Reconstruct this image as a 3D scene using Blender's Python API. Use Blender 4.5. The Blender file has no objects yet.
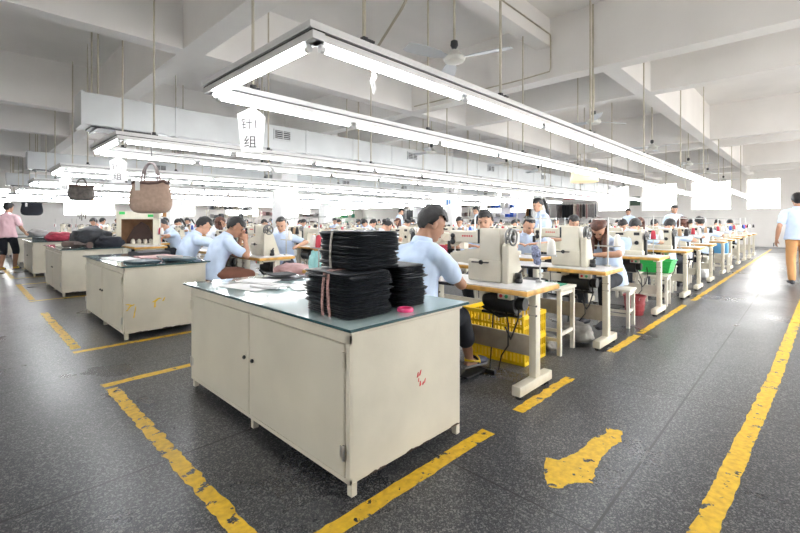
import bpy, bmesh, math, random
from mathutils import Vector, Matrix, noise
V = Vector
PI = math.pi
RN = random.Random(11)
SC = bpy.context.scene
COL = SC.collection

# ------------------------------------------------------------------ materials
MATS = {}
def mat(name, col, rough=0.5, metal=0.0, var=0.0, vscale=6.0, bump=0.0, bscale=60.0, coat=0.0, emit=None, spec=None):
    if name in MATS: return MATS[name]
    m = bpy.data.materials.new(name); m.use_nodes = True
    nt = m.node_tree; b = nt.nodes['Principled BSDF']
    c = (col[0], col[1], col[2], 1)
    b.inputs['Base Color'].default_value = c
    b.inputs['Roughness'].default_value = rough
    b.inputs['Metallic'].default_value = metal
    if coat: b.inputs['Coat Weight'].default_value = coat
    if spec is not None: b.inputs['Specular IOR Level'].default_value = spec
    if emit:
        b.inputs['Emission Color'].default_value = (emit[0], emit[1], emit[2], 1)
        b.inputs['Emission Strength'].default_value = emit[3]
    if var or bump:
        tc = nt.nodes.new('ShaderNodeTexCoord')
    if var:
        n = nt.nodes.new('ShaderNodeTexNoise'); n.inputs['Scale'].default_value = vscale; n.inputs['Detail'].default_value = 5
        nt.links.new(tc.outputs['Object'], n.inputs['Vector'])
        r = nt.nodes.new('ShaderNodeValToRGB')
        r.color_ramp.elements[0].position = 0.3; r.color_ramp.elements[1].position = 0.7
        r.color_ramp.elements[0].color = (col[0]*(1-var), col[1]*(1-var), col[2]*(1-var), 1)
        r.color_ramp.elements[1].color = (min(1, col[0]*(1+var*.6)), min(1, col[1]*(1+var*.6)), min(1, col[2]*(1+var*.6)), 1)
        nt.links.new(n.outputs['Fac'], r.inputs['Fac']); nt.links.new(r.outputs['Color'], b.inputs['Base Color'])
    if bump:
        n2 = nt.nodes.new('ShaderNodeTexNoise'); n2.inputs['Scale'].default_value = bscale; n2.inputs['Detail'].default_value = 3
        nt.links.new(tc.outputs['Object'], n2.inputs['Vector'])
        bp = nt.nodes.new('ShaderNodeBump'); bp.inputs['Strength'].default_value = bump; bp.inputs['Distance'].default_value = 0.01
        nt.links.new(n2.outputs['Fac'], bp.inputs['Height']); nt.links.new(bp.outputs['Normal'], b.inputs['Normal'])
    MATS[name] = m
    return m

CREAM = mat('cream_paint', (.63, .59, .49), .38, var=.10, vscale=3.5, bump=.04, bscale=90)
CREAM2 = mat('cream_door_paint', (.60, .565, .47), .30, var=.08, vscale=2.5)
BEIGE = mat('beige_machine_enamel', (.66, .62, .51), .32, var=.06, vscale=9, coat=.2)
BEIGEL = mat('beige_steel_leg', (.64, .60, .50), .42, var=.14, vscale=7)
STEEL = mat('brushed_steel', (.55, .55, .54), .3, .9, var=.1)
DARKM = mat('black_metal', (.025, .026, .03), .4, .3, var=.3)
BLACKP = mat('black_plastic', (.018, .018, .02), .45)
RUBBER = mat('rubber', (.02, .02, .02), .8)
WOOD = mat('varnished_wood_edge', (.66, .36, .075), .42, var=.35, vscale=14)
LAMI = mat('grey_laminate', (.60, .60, .60), .3, var=.08, vscale=12)
PLANK = mat('worn_plank', (.36, .31, .24), .55, var=.25, vscale=8)
WPAINT = mat('white_wood_paint', (.72, .69, .61), .5, var=.12, vscale=9)
GLASST = mat('glass_sheet_top', (.50, .64, .64), .07, coat=.6, spec=.8)
GLASSE = mat('glass_sheet_edge', (.012, .06, .07), .15, coat=.4)
RUST = mat('rust_chip', (.05, .03, .022), .8, var=.3)
BLACKF = mat('black_fabric', (.017, .020, .027), .5, var=.6, vscale=30, bump=.15, bscale=200)
GREYF = mat('charcoal_lining', (.085, .09, .105), .45, var=.3)
PAPER = mat('paper', (.86, .86, .86), .7, var=.03)
PAPERG = mat('printed_paper', (.62, .60, .60), .7, var=.2, vscale=20)
YELP = mat('yellow_plastic', (.86, .60, .012), .35, var=.08)
GREENP = mat('green_plastic', (.035, .52, .11), .35, var=.1)
GREENM = mat('green_cutting_mat', (.03, .28, .16), .5, var=.15)
MAROON = mat('maroon_plastic', (.27, .03, .035), .4, var=.2)
MAROONF = mat('maroon_fabric', (.33, .02, .05), .7, var=.3, vscale=20)
PINK = mat('pink_tape', (.80, .06, .22), .3)
BLUEP = mat('blue_plastic', (.03, .12, .62), .4, var=.2)
TEALP = mat('aqua_plastic_film', (.36, .72, .72), .25, var=.2)
REDB = mat('red_paint', (.62, .04, .05), .5, var=.4, vscale=60)
GREENB = mat('green_button', (.05, .4, .15), .4)
YELMARK = mat('yellow_marker', (.80, .52, .03), .6, var=.3, vscale=40)
STRAPW = mat('woven_strap', (.48, .44, .40), .8, var=.4, vscale=80)
STRAPP = mat('printed_strap', (.42, .24, .22), .75, var=.75, vscale=60)
CHECK = mat('checked_cloth', (.25, .28, .42), .8, var=.9, vscale=60)
GREYB = mat('grey_sack_cloth', (.34, .33, .31), .8, var=.4, vscale=9)
WBAG = mat('white_plastic_bag', (.78, .78, .80), .35, var=.12)
ROD = mat('beige_rod_paint', (.50, .46, .37), .5, var=.2)
RAIL = mat('white_trunking', (.68, .68, .68), .35, .15, var=.08, vscale=3)
BLK = mat('black_rubber_seam', (.015, .015, .016), .6)
TUBE = mat('fluorescent_tube', (.95, .95, .95), .4, emit=(.97, .985, 1, 29.0))
DUCT = mat('galvanised_duct', (.55, .57, .58), .45, .25, var=.08, vscale=2)
VENT = mat('vent_grille', (.05, .05, .055), .5)
WALLM = mat('wall_plaster', (.80, .78, .76), .75, var=.04, vscale=1.5)
CEILM = mat('ceiling_plaster', (.80, .785, .765), .85, var=.06, vscale=1.1, bump=.06, bscale=25)
COLM = mat('column_paint', (.80, .80, .80), .6, var=.04, vscale=2)
FRAMEM = mat('window_frame_paint', (.78, .77, .74), .45)
FANM = mat('fan_metal', (.62, .62, .58), .4, .3, var=.1)
BLADE = mat('fan_blade', (.50, .53, .56), .4, .2)
BOXW = mat('box_cream_board', (.72, .68, .56), .6, var=.06)
BOXI = mat('box_brown_interior', (.30, .15, .075), .6, var=.3)
BOXD = mat('box_dark_brown_hide', (.07, .035, .028), .6, var=.3)
TAUPE = mat('taupe_canvas', (.42, .30, .235), .75, var=.15, vscale=30, bump=.1, bscale=300)
BRLEA = mat('brown_leather', (.10, .055, .045), .45, var=.4)
PLEA = mat('pale_handle_leather', (.34, .29, .29), .4, var=.3)
DBAG = mat('dark_taupe_leather', (.12, .105, .095), .4, var=.5, vscale=20)
NAVY = mat('navy_cloth', (.016, .018, .028), .8, var=.3)
TEALF = mat('dark_teal_fabric', (.025, .055, .075), .5, var=.4)
BRF = mat('brown_fabric_roll', (.13, .085, .075), .7, var=.3)
SKIN = mat('skin', (.56, .32, .215), .5, var=.06, vscale=14)
SKIN2 = mat('skin_tan', (.42, .22, .14), .5, var=.06, vscale=14)
LIP = mat('lips', (.36, .12, .10), .5)
EYE = mat('eye_dark', (.02, .014, .012), .25)
HAIR = mat('black_hair', (.009, .008, .009), .42, var=.5, vscale=40, bump=.4, bscale=120)
HAIRB = mat('brown_hair', (.10, .035, .022), .42, var=.5, vscale=40, bump=.4, bscale=120)
SHIRT = mat('light_blue_shirt', (.58, .70, .90), .8, var=.05, vscale=8)
SHIRTW = mat('pale_white_shirt', (.68, .73, .82), .8, var=.05, vscale=8)
PSHIRT = mat('pink_shirt', (.82, .55, .60), .8, var=.05)
OSHIRT = mat('orange_shirt', (.80, .30, .16), .8, var=.05)
COLLAR = mat('navy_collar_trim', (.13, .20, .38), .8)
TRDARK = mat('dark_trousers', (.014, .017, .026), .8, var=.3)
TRBROWN = mat('brown_trousers', (.20, .08, .05), .8, var=.2)
TRTAN = mat('tan_trousers', (.52, .27, .11), .8, var=.12)
SHOE = mat('dark_shoe', (.03, .03, .04), .5)
SLIP = mat('navy_clog', (.02, .026, .06), .45)
SOLE = mat('grey_sole', (.16, .16, .17), .6, var=.3)
SPOOLS = [mat('thread_white', (.8, .78, .74), .7), mat('thread_red', (.55, .05, .08), .7), mat('thread_black', (.02, .02, .025), .7), mat('thread_tan', (.5, .33, .2), .7), mat('thread_blue', (.06, .12, .5), .7)]
RAGS = [mat('rag_grey', (.35, .33, .33), .8, var=.3), mat('rag_rose', (.52, .32, .32), .8, var=.3), mat('rag_charcoal', (.03, .03, .035), .7, var=.3), mat('rag_cream', (.68, .63, .55), .8, var=.2), mat('rag_maroon', (.28, .03, .05), .8, var=.3)]

def pane_material():
    m = bpy.data.materials.new('window_glass'); m.use_nodes = True
    nt = m.node_tree; nt.nodes.clear()
    o = nt.nodes.new('ShaderNodeOutputMaterial'); mx = nt.nodes.new('ShaderNodeMixShader')
    t = nt.nodes.new('ShaderNodeBsdfTransparent'); g = nt.nodes.new('ShaderNodeBsdfGlossy')
    g.inputs['Roughness'].default_value = .05; t.inputs['Color'].default_value = (.96, .98, .98, 1)
    mx.inputs[0].default_value = .07
    nt.links.new(t.outputs[0], mx.inputs[1]); nt.links.new(g.outputs[0], mx.inputs[2]); nt.links.new(mx.outputs[0], o.inputs[0])
    return m
PANE = pane_material()

def floor_material():
    m = bpy.data.materials.new('terrazzo'); m.use_nodes = True
    nt = m.node_tree; b = nt.nodes['Principled BSDF']; N = nt.nodes.new; L = nt.links.new
    g = N('ShaderNodeNewGeometry')
    v1 = N('ShaderNodeTexVoronoi'); v1.inputs['Scale'].default_value = 135
    v2 = N('ShaderNodeTexVoronoi'); v2.inputs['Scale'].default_value = 290
    for v in (v1, v2): L(g.outputs['Position'], v.inputs['Vector'])
    sep = N('ShaderNodeSeparateColor'); L(v1.outputs['Color'], sep.inputs[0])
    r1 = N('ShaderNodeValToRGB'); e = r1.color_ramp.elements
    e[0].position = 0.0; e[0].color = (.024, .027, .033, 1); e[1].position = .55; e[1].color = (.038, .042, .050, 1)
    x = e.new(.80); x.color = (.064, .067, .074, 1); x = e.new(.93); x.color = (.20, .20, .20, 1)
    L(sep.outputs[0], r1.inputs[0])
    sep2 = N('ShaderNodeSeparateColor'); L(v2.outputs['Color'], sep2.inputs[0])
    r2 = N('ShaderNodeValToRGB'); e = r2.color_ramp.elements
    e[0].position = .80; e[0].color = (0, 0, 0, 1); e[1].position = .92; e[1].color = (1, 1, 1, 1)
    L(sep2.outputs[1], r2.inputs[0])
    mx = N('ShaderNodeMix'); mx.data_type = 'RGBA'; L(r2.outputs[0], mx.inputs[0]); L(r1.outputs[0], mx.inputs[6]); mx.inputs[7].default_value = (.19, .19, .19, 1)
    # large worn patches
    n = N('ShaderNodeTexNoise'); n.inputs['Scale'].default_value = .9; n.inputs['Detail'].default_value = 6; L(g.outputs['Position'], n.inputs['Vector'])
    r3 = N('ShaderNodeValToRGB'); e = r3.color_ramp.elements; e[0].position = .35; e[0].color = (.78, .79, .82, 1); e[1].position = .68; e[1].color = (1.25, 1.22, 1.2, 1)
    L(n.outputs['Fac'], r3.inputs[0])
    mu = N('ShaderNodeMix'); mu.data_type = 'RGBA'; mu.blend_type = 'MULTIPLY'; mu.inputs[0].default_value = 1; L(mx.outputs[2], mu.inputs[6]); L(r3.outputs[0], mu.inputs[7])
    # slab joints, a square grid
    sx = N('ShaderNodeSeparateXYZ'); L(g.outputs['Position'], sx.inputs[0])
    masks = []
    for k, off in ((0, 1.76), (1, .63)):
        a = N('ShaderNodeMath'); a.operation = 'SUBTRACT'; L(sx.outputs[k], a.inputs[0]); a.inputs[1].default_value = off - .89
        w = N('ShaderNodeMath'); w.operation = 'PINGPONG'; L(a.outputs[0], w.inputs[0]); w.inputs[1].default_value = .89
        c = N('ShaderNodeMath'); c.operation = 'GREATER_THAN'; L(w.outputs[0], c.inputs[0]); c.inputs[1].default_value = .89 - (.0045 if k == 0 else .006)
        masks.append(c)
    mxm = N('ShaderNodeMath'); mxm.operation = 'MAXIMUM'; L(masks[0].outputs[0], mxm.inputs[0]); L(masks[1].outputs[0], mxm.inputs[1])
    m3 = N('ShaderNodeMix'); m3.data_type = 'RGBA'; L(mxm.outputs[0], m3.inputs[0]); L(mu.outputs[2], m3.inputs[6]); m3.inputs[7].default_value = (.016, .016, .018, 1)
    L(m3.outputs[2], b.inputs['Base Color'])
    r4 = N('ShaderNodeMapRange'); L(n.outputs['Fac'], r4.inputs[0]); r4.inputs[1].default_value = .3; r4.inputs[2].default_value = .7; r4.inputs[3].default_value = .24; r4.inputs[4].default_value = .38
    L(r4.outputs[0], b.inputs['Roughness'])
    b.inputs['Specular IOR Level'].default_value = .42
    return m
FLOORM = floor_material()

def line_material():
    m = bpy.data.materials.new('worn_yellow_floor_paint'); m.use_nodes = True
    nt = m.node_tree; b = nt.nodes['Principled BSDF']; N = nt.nodes.new; L = nt.links.new
    g = N('ShaderNodeNewGeometry')
    n0 = N('ShaderNodeTexNoise'); n0.inputs['Scale'].default_value = 30; n0.inputs['Detail'].default_value = 3; L(g.outputs['Position'], n0.inputs['Vector'])
    r0 = N('ShaderNodeValToRGB'); e = r0.color_ramp.elements; e[0].color = (.62, .36, .012, 1); e[1].color = (.83, .53, .02, 1); e[0].position = .3; e[1].position = .65
    L(n0.outputs['Fac'], r0.inputs[0]); L(r0.outputs[0], b.inputs['Base Color']); b.inputs['Roughness'].default_value = .45
    n = N('ShaderNodeTexNoise'); n.inputs['Scale'].default_value = 13; n.inputs['Detail'].default_value = 6; n.inputs['Roughness'].default_value = .62
    L(g.outputs['Position'], n.inputs['Vector'])
    c = N('ShaderNodeMath'); c.operation = 'GREATER_THAN'; L(n.outputs['Fac'], c.inputs[0]); c.inputs[1].default_value = .40
    L(c.outputs[0], b.inputs['Alpha'])
    return m
LINEM = line_material()

# ------------------------------------------------------------------ mesh builder
class MB:
    def __init__(s): s.bm = bmesh.new(); s.mi = 0
    def _new(s, faces):
        for f in faces: f.material_index = s.mi
    def box(s, c, d, bev=0.0, rz=0.0, M=None, seg=2):
        t = bmesh.new(); bmesh.ops.create_cube(t, size=1)
        for v in t.verts: v.co = V((v.co.x*d[0], v.co.y*d[1], v.co.z*d[2]))
        if bev: bmesh.ops.bevel(t, geom=t.edges[:], offset=bev, segments=seg, affect='EDGES', profile=.5)
        X = Matrix.Translation(V(c)) @ Matrix.Rotation(rz, 4, 'Z')
        if M is not None: X = X @ M
        return s.merge(t, X)
    def merge(s, t, X=None):
        mp = {}
        for v in t.verts: mp[v] = s.bm.verts.new(X @ v.co if X is not None else v.co)
        out = []
        for f in t.faces:
            try:
                nf = s.bm.faces.new([mp[v] for v in f.verts]); nf.material_index = s.mi; out.append(nf)
            except ValueError: pass
        t.free()
        return out
    def loft(s, rings, cap=True, closed=False):
        vs = [[s.bm.verts.new(p) for p in r] for r in rings]; n = len(vs[0]); fs = []
        R = range(len(vs) if closed else len(vs)-1)
        for i in R:
            a, b = vs[i], vs[(i+1) % len(vs)]
            for j in range(n): fs.append(s.bm.faces.new((a[j], a[(j+1) % n], b[(j+1) % n], b[j])))
        if cap and not closed:
            fs.append(s.bm.faces.new(list(reversed(vs[0])))); fs.append(s.bm.faces.new(vs[-1]))
        s._new(fs)
    @staticmethod
    def ring(c, a, b, n=12):
        c, a, b = V(c), V(a), V(b)
        return [c + a*math.cos(2*PI*k/n) + b*math.sin(2*PI*k/n) for k in range(n)]
    @staticmethod
    def perp(d):
        d = V(d).normalized(); h = V((0, 0, 1)) if abs(d.z) < .9 else V((1, 0, 0))
        a = d.cross(h).normalized(); return a, a.cross(d).normalized()
    def cone(s, p0, p1, r0, r1=None, n=12, round_=False):
        r1 = r0 if r1 is None else r1; p0, p1 = V(p0), V(p1); d = (p1-p0).normalized(); a, b = s.perp(d)
        rs = []
        if round_:
            for k in (80, 50, 22): rs.append(s.ring(p0 - d*r0*math.sin(math.radians(k)), a*r0*math.cos(math.radians(k)), b*r0*math.cos(math.radians(k)), n))
        rs.append(s.ring(p0, a*r0, b*r0, n)); rs.append(s.ring(p1, a*r1, b*r1, n))
        if round_:
            for k in (22, 50, 80): rs.append(s.ring(p1 + d*r1*math.sin(math.radians(k)), a*r1*math.cos(math.radians(k)), b*r1*math.cos(math.radians(k)), n))
        s.loft(rs)
    def tube(s, pts, r, n=8, rads=None, closed=False):
        pts = [V(p) for p in pts]; rs = []; m = len(pts); a0 = None
        for i, p in enumerate(pts):
            if closed: d = pts[(i+1) % m] - pts[i-1]
            else: d = pts[min(i+1, m-1)] - pts[max(i-1, 0)]
            d.normalize()
            if a0 is None: a, b = s.perp(d)
            else:
                a = (a0 - d*a0.dot(d)).normalized(); b = d.cross(a)
            a0 = a; q = rads[i] if rads else r
            rs.append(s.ring(p, a*q, b*q, n))
        s.loft(rs, closed=closed)
    def ell(s, c, r, ax=None, n=16, m=10):
        c = V(c); ax = ax or (V((1, 0, 0)), V((0, 1, 0)), V((0, 0, 1))); rs = []
        for k in range(1, m):
            t = PI*k/m - PI/2
            rs.append(s.ring(c + ax[2]*r[2]*math.sin(t), ax[0]*r[0]*math.cos(t), ax[1]*r[1]*math.cos(t), n))
        s.loft(rs)
    def prism(s, poly, axis, a, b):
        def P(q, w):
            return {'x': V((w, q[0], q[1])), 'y': V((q[0], w, q[1])), 'z': V((q[0], q[1], w))}[axis]
        s.loft([[P(q, a) for q in poly], [P(q, b) for q in poly]])
    def lathe(s, prof, c, axis=(0, 0, 1), n=20):
        c = V(c); d = V(axis).normalized(); a, b = s.perp(d)
        s.loft([s.ring(c + d*h, a*r, b*r, n) for r, h in prof])
    def torus(s, c, R, r, axis=(0, 0, 1), n=24, m=8):
        c = V(c); d = V(axis).normalized(); a, b = s.perp(d)
        s.loft([[c + (a*math.cos(t)+b*math.sin(t))*(R+r*math.cos(2*PI*j/m)) + d*r*math.sin(2*PI*j/m) for j in range(m)] for t in [2*PI*k/n for k in range(n)]], closed=True)
    def mesh(s, name, mats, ang=35):
        bmesh.ops.recalc_face_normals(s.bm, faces=s.bm.faces[:])
        me = bpy.data.meshes.new(name); s.bm.to_mesh(me); s.bm.free()
        for m in (mats if isinstance(mats, (list, tuple)) else [mats]): me.materials.append(m)
        me.polygons.foreach_set('use_smooth', [True]*len(me.polygons)); me.set_sharp_from_angle(angle=math.radians(ang))
        return me
    def build(s, name, mats, parent=None, ang=35):
        o = bpy.data.objects.new(name, s.mesh(name, mats, ang)); COL.objects.link(o)
        if parent is not None: o.parent = parent
        return o

def tag(o, label=None, cat=None, group=None, kind=None):
    if label: o['label'] = label
    if cat: o['category'] = cat
    if group: o['group'] = group
    elif group is None and 'group' in o and label: del o['group']
    if kind: o['kind'] = kind
    return o
def empty(name, loc=(0, 0, 0), rz=0):
    o = bpy.data.objects.new(name, None); COL.objects.link(o); o.location = loc; o.rotation_euler = (0, 0, rz); o.empty_display_size = .1
    return o
KIDS = {}
def conduit(pts, label, r=.011):
    m = MB(); m.tube(pts, r, 8); o = m.build('ceiling_conduit', ROD); o['label'] = label; o['category'] = 'conduit'
def kids(o): return [c for c in COL.objects if c.parent == o]
def copy_tree(o, parent=None):
    c = o.copy(); COL.objects.link(c); c.parent = parent
    if o.name not in KIDS: KIDS[o.name] = kids(o)
    for ch in KIDS[o.name]: copy_tree(ch, c)
    return c
USED = set()
def put(proto, loc, rz, label, cat, group=None):
    if proto.name not in USED: USED.add(proto.name); o = proto; KIDS.setdefault(o.name, kids(o))
    else: o = copy_tree(proto)
    o.location = loc; o.rotation_euler = (0, 0, rz)
    return tag(o, label, cat, group)
def struct(o): o['kind'] = 'structure'; return o
ORD = ['first', 'second', 'third', 'fourth', 'fifth', 'sixth', 'seventh', 'eighth', 'ninth', 'tenth', 'eleventh', 'twelfth', 'thirteenth', 'fourteenth', 'fifteenth']

# ------------------------------------------------------------------ camera
HCAM, FPX, YAW = 1.25, 425.0, math.radians(44)
cam = bpy.data.cameras.new('camera'); co = bpy.data.objects.new('camera', cam); COL.objects.link(co)
co.location = (0, 0, HCAM); co.rotation_euler = (PI/2, 0, YAW - PI/2)
cam.sensor_width = 36; cam.lens = FPX/800*36; cam.shift_y = -(266.5-220)/800
cam.clip_start = .05; cam.clip_end = 200
SC.camera = co
FW = V((math.cos(YAW), math.sin(YAW), 0)); RT = V((math.sin(YAW), -math.cos(YAW), 0))
def dist(x, y): return x*FW.x + y*FW.y
def umap(x, y): return 400 + FPX*(x*RT.x + y*RT.y)/max(.01, dist(x, y))

# ------------------------------------------------------------------ room shell
X0, X1, Y0, Y1, ZC = -5.0, 26.0, -3.2, 30.0, 4.3
m = MB(); m.box(((X0+X1)/2, (Y0+Y1)/2, -.1), (X1-X0+.6, Y1-Y0+.6, .2)); struct(m.build('floor', FLOORM))
m = MB(); m.box(((X0+X1)/2, (Y0+Y1)/2, ZC+.1), (X1-X0+.6, Y1-Y0+.6, .2)); struct(m.build('ceiling', CEILM))
WN = [0]
def wall_with_windows(name, axis, pos, a0, a1, wins, z0, z1, th=.24, outward=1):
    """axis 'x': the wall stands at x = pos and runs along y; 'y' the other way round."""
    m = MB(); c = pos + outward*th/2
    def bx(a, b, za, zb):
        if b-a < .01 or zb-za < .01: return
        if axis == 'x': m.box((c, (a+b)/2, (za+zb)/2), (th, b-a, zb-za))
        else: m.box(((a+b)/2, c, (za+zb)/2), (b-a, th, zb-za))
    if not wins: bx(a0, a1, 0, ZC)
    else:
        bx(a0, a1, 0, z0); bx(a0, a1, z1, ZC); e = a0
        for (p, q) in wins: bx(e, p, z0, z1); e = q
        bx(e, a1, z0, z1)
    struct(m.build(name, WALLM))
    for (p, q) in wins:
        WN[0] += 1
        w = struct(empty('window_%d' % WN[0], (pos, (p+q)/2, z0) if axis == 'x' else ((p+q)/2, pos, z0)))
        f = MB(); W = q-p; Hh = z1-z0; t = .05; cc = outward*th*.5
        def fb(a, z, da, dz):
            if axis == 'x': f.box((cc, a, z), (.06, da, dz))
            else: f.box((a, cc, z), (da, .06, dz))
        fb(0, t/2, W, t); fb(0, Hh-t/2, W, t); fb(-W/2+t/2, Hh/2, t, Hh-2*t); fb(W/2-t/2, Hh/2, t, Hh-2*t)
        fb(0, Hh*.45, W-2*t, .05)
        for k in range(1, 3): fb(-W/2+W*k/3, Hh*.225+.01, .035, Hh*.45-t-.03); fb(-W/2+W*k/3, Hh*.72, .035, Hh*.55-t-.03)
        f.build('window_frame', FRAMEM, w)
        g = MB()
        if axis == 'x': g.box((cc, 0, Hh/2), (.008, W-.06, Hh-.06))
        else: g.box((0, cc, Hh/2), (W-.06, .008, Hh-.06))
        g.build('window_pane', PANE, w)
wall_with_windows('wall_far', 'x', X1, Y0, Y1, [(-2.4, -.9), (.95, 2.2), (2.75, 4.4), (5.0, 6.65), (7.3, 9.0), (13.0, 14.7), (15.4, 17.1), (20, 21.7), (22.4, 24.1)], 1.75, 3.2)
wall_with_windows('wall_right', 'y', Y0, X0, X1, [(3.4+2.9*k, 5.8+2.9*k) for k in range(7)], .7, 3.25, outward=-1)
wall_with_windows('wall_left', 'y', Y1, X0, X1, [(-.6+4.6*k, 1.9+4.6*k) for k in range(6)], 1.5, 2.9)
wall_with_windows('wall_near', 'x', X0, Y0, Y1, [(-.5, 2.2), (5.4, 8.1)], .8, 2.2, outward=-1)  # unseen windows behind the camera, added to brighten the cabinet doors and shirts

beams = []
def beam(x0, x1, y0, y1, zb):
    m = MB(); m.box(((x0+x1)/2, (y0+y1)/2, (zb+ZC)/2), (x1-x0, y1-y0, ZC-zb)); struct(m.build('ceiling_beam', CEILM))
YB = [(1.95, 2.22), (6.22, 6.50), (8.05, 8.3), (13.9, 14.2), (15.4, 15.65), (21.6, 21.9), (24.2, 24.45)]
for a, b in YB: beam(a, b, Y0, Y1, 3.4)
def xbeam(y, w, zb, x0, x1):
    e = x0
    for a, b in [q for q in YB if q[1] > x0 and q[0] < x1]:
        if a > e: beam(e, a, y-w/2, y+w/2, zb)
        e = b
    if x1 > e: beam(e, x1, y-w/2, y+w/2, zb)
xbeam(5.8, .24, 3.4, X0, X1); xbeam(2.95, .22, 3.88, 2.22, 6.22); xbeam(2.05, .24, 3.4, 6.5, X1)
for y in (10.55, 13.8, 19.3, 25): xbeam(y, .26, 3.4, X0, X1)
COLS = [(x, y) for y in (10.55, 19.3) for x in (6.3, 14.05, 21.75)]
for y in (10.55, 19.3):
    for x in (6.3, 14.05, 21.75):
        m = MB(); m.box((x, y, 1.7), (.5, .5, 3.4), bev=.012); struct(m.build('column', COLM))
# notices on the first two columns
def notice(loc, d, mats, parts, label, name='notice_sign', cat='sign'):
    r = empty(name, loc); m = MB(); m.box((0, 0, 0), d); m.build('board', mats, r)
    for nm, c, dd, mt in parts:
        q = MB(); q.box(c, dd); q.build(nm, mt, r)
    return tag(r, label, cat)
notice((13.785, 10.57, 2.0), (.02, .36, .36), PAPER, [('letter', (-.013, .05, 0), (.008, .07, .26), mat('sign_blue', (.05, .22, .55), .5)), ('letter', (-.013, -.07, .0), (.008, .06, .2), MATS['sign_blue'])], 'white notice with blue letters on the shaded face of a column')
notice((14.05, 10.285, 2.2), (.3, .02, .3), mat('notice_pink', (.8, .45, .42), .6), [('lettering', (0, -.013, .05), (.22, .008, .05), REDB)], 'small pinkish red notice high on the lit column face')
notice((25.98, 10.2, 2.62), (.03, 1.5, .22), REDB, [('lettering', (-.018, 0, 0), (.008, 1.2, .09), mat('sign_yellow', (.8, .5, .3), .5))], 'long dark red banner high on the far wall', 'banner_sign')
notice((25.98, 6.98, 2.3), (.03, .5, .5), mat('dark_green_board', (.08, .12, .09), .5), [('lettering', (-.018, 0, .05), (.008, .36, .1), MATS['rag_grey'])], 'square dark green board between two far windows', 'board_sign')

# ------------------------------------------------------------------ floor markings
LN = [0]
def strip(pts, w, wob=.012, step=.03, seed=0):
    """a painted stripe following pts, edges ragged"""
    m = MB(); top = []; P = [V((p[0], p[1], 0)) for p in pts]; L = []; R_ = []
    for i in range(len(P)-1):
        d = P[i+1]-P[i]; n = max(2, int(d.length/step)); s_ = V((-d.y, d.x, 0)).normalized()
        for k in range(n+1):
            q = P[i]+d*(k/n)
            ww = w/2
            a = wob*(noise.noise(V((q.x*9, q.y*9, seed)))+.8*noise.noise(V((q.x*31, q.y*31, seed+3))))
            b = wob*(noise.noise(V((q.x*9, q.y*9, seed+7)))+.8*noise.noise(V((q.x*31, q.y*31, seed+9))))
            L.append(q + s_*(ww+a)); R_.append(q - s_*(ww+b))
    H = .0015
    for i in range(len(L)-1):
        vs = [m.bm.verts.new(v) for v in (L[i]+V((0, 0, H)), R_[i]+V((0, 0, H)), R_[i+1]+V((0, 0, H)), L[i+1]+V((0, 0, H)))]
        m.bm.faces.new(vs)
    bmesh.ops.remove_doubles(m.bm, verts=m.bm.verts[:], dist=.0005)
    LN[0] += 1
    return struct(m.build('floor_line', LINEM))
strip([(.6, .335), (1.9, .315), (4.5, .205), (8.0, .11), (16, -.10), (25.5, -.3)], .085, .009, seed=1)
strip([(.785, 1.50), (.785, 3.73)], .078, .016, seed=2)
strip([(.74, 3.83), (1.9, 3.86)], .085, .010, seed=3)
strip([(.86, 1.385), (2.17, 1.37)], .082, .006, seed=4)
strip([(2.53, 1.372), (3.36, 1.368)], .075, .014, seed=5)
strip([(4.28, 1.36), (5.1, 1.35)], .075, .013, seed=6)
strip([(5.2, 1.35), (7.4, 1.33)], .07, .014, seed=7)
strip([(7.9, 1.31), (24, 1.2)], .07, .014, seed=8)
for r in range(1, 4):
    o = 3.62*r
    strip([(.785, 1.50+o), (.785, 3.80+o)], .08, .012, seed=10+r)
    strip([(.74, 1.37+o), (2.4, 1.36+o)], .08, .008, seed=20+r)
    if r > 1: strip([(.74, 3.85+o-.1), (1.9, 3.86+o-.1)], .08, .008, seed=30+r)
def arrow():
    pts = [(2.70, .885), (2.72, .80), (2.58, .765), (2.47, .79), (2.30, .79), (2.17, .765), (2.09, .745), (2.04, .80), (1.93, .842), (1.915, .885), (2.02, .955), (2.14, 1.0), (2.17, .945), (2.28, .905), (2.42, .895), (2.52, .90), (2.62, .855)]
    m = MB(); P = []
    n = len(pts)
    for i in range(n):
        a, b = V((*pts[i], 0)), V((*pts[(i+1) % n], 0)); k = max(2, int((b-a).length/.02))
        for j in range(k):
            q = a+(b-a)*(j/k); q = q + V((noise.noise(q*30), noise.noise(q*30+V((5, 5, 5))), 0))*.012; q.z = .0016; P.append(q)
    m.bm.faces.new([m.bm.verts.new(p) for p in P]); bmesh.ops.triangulate(m.bm, faces=m.bm.faces[:])
    struct(m.build('floor_arrow', LINEM))
arrow()

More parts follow.
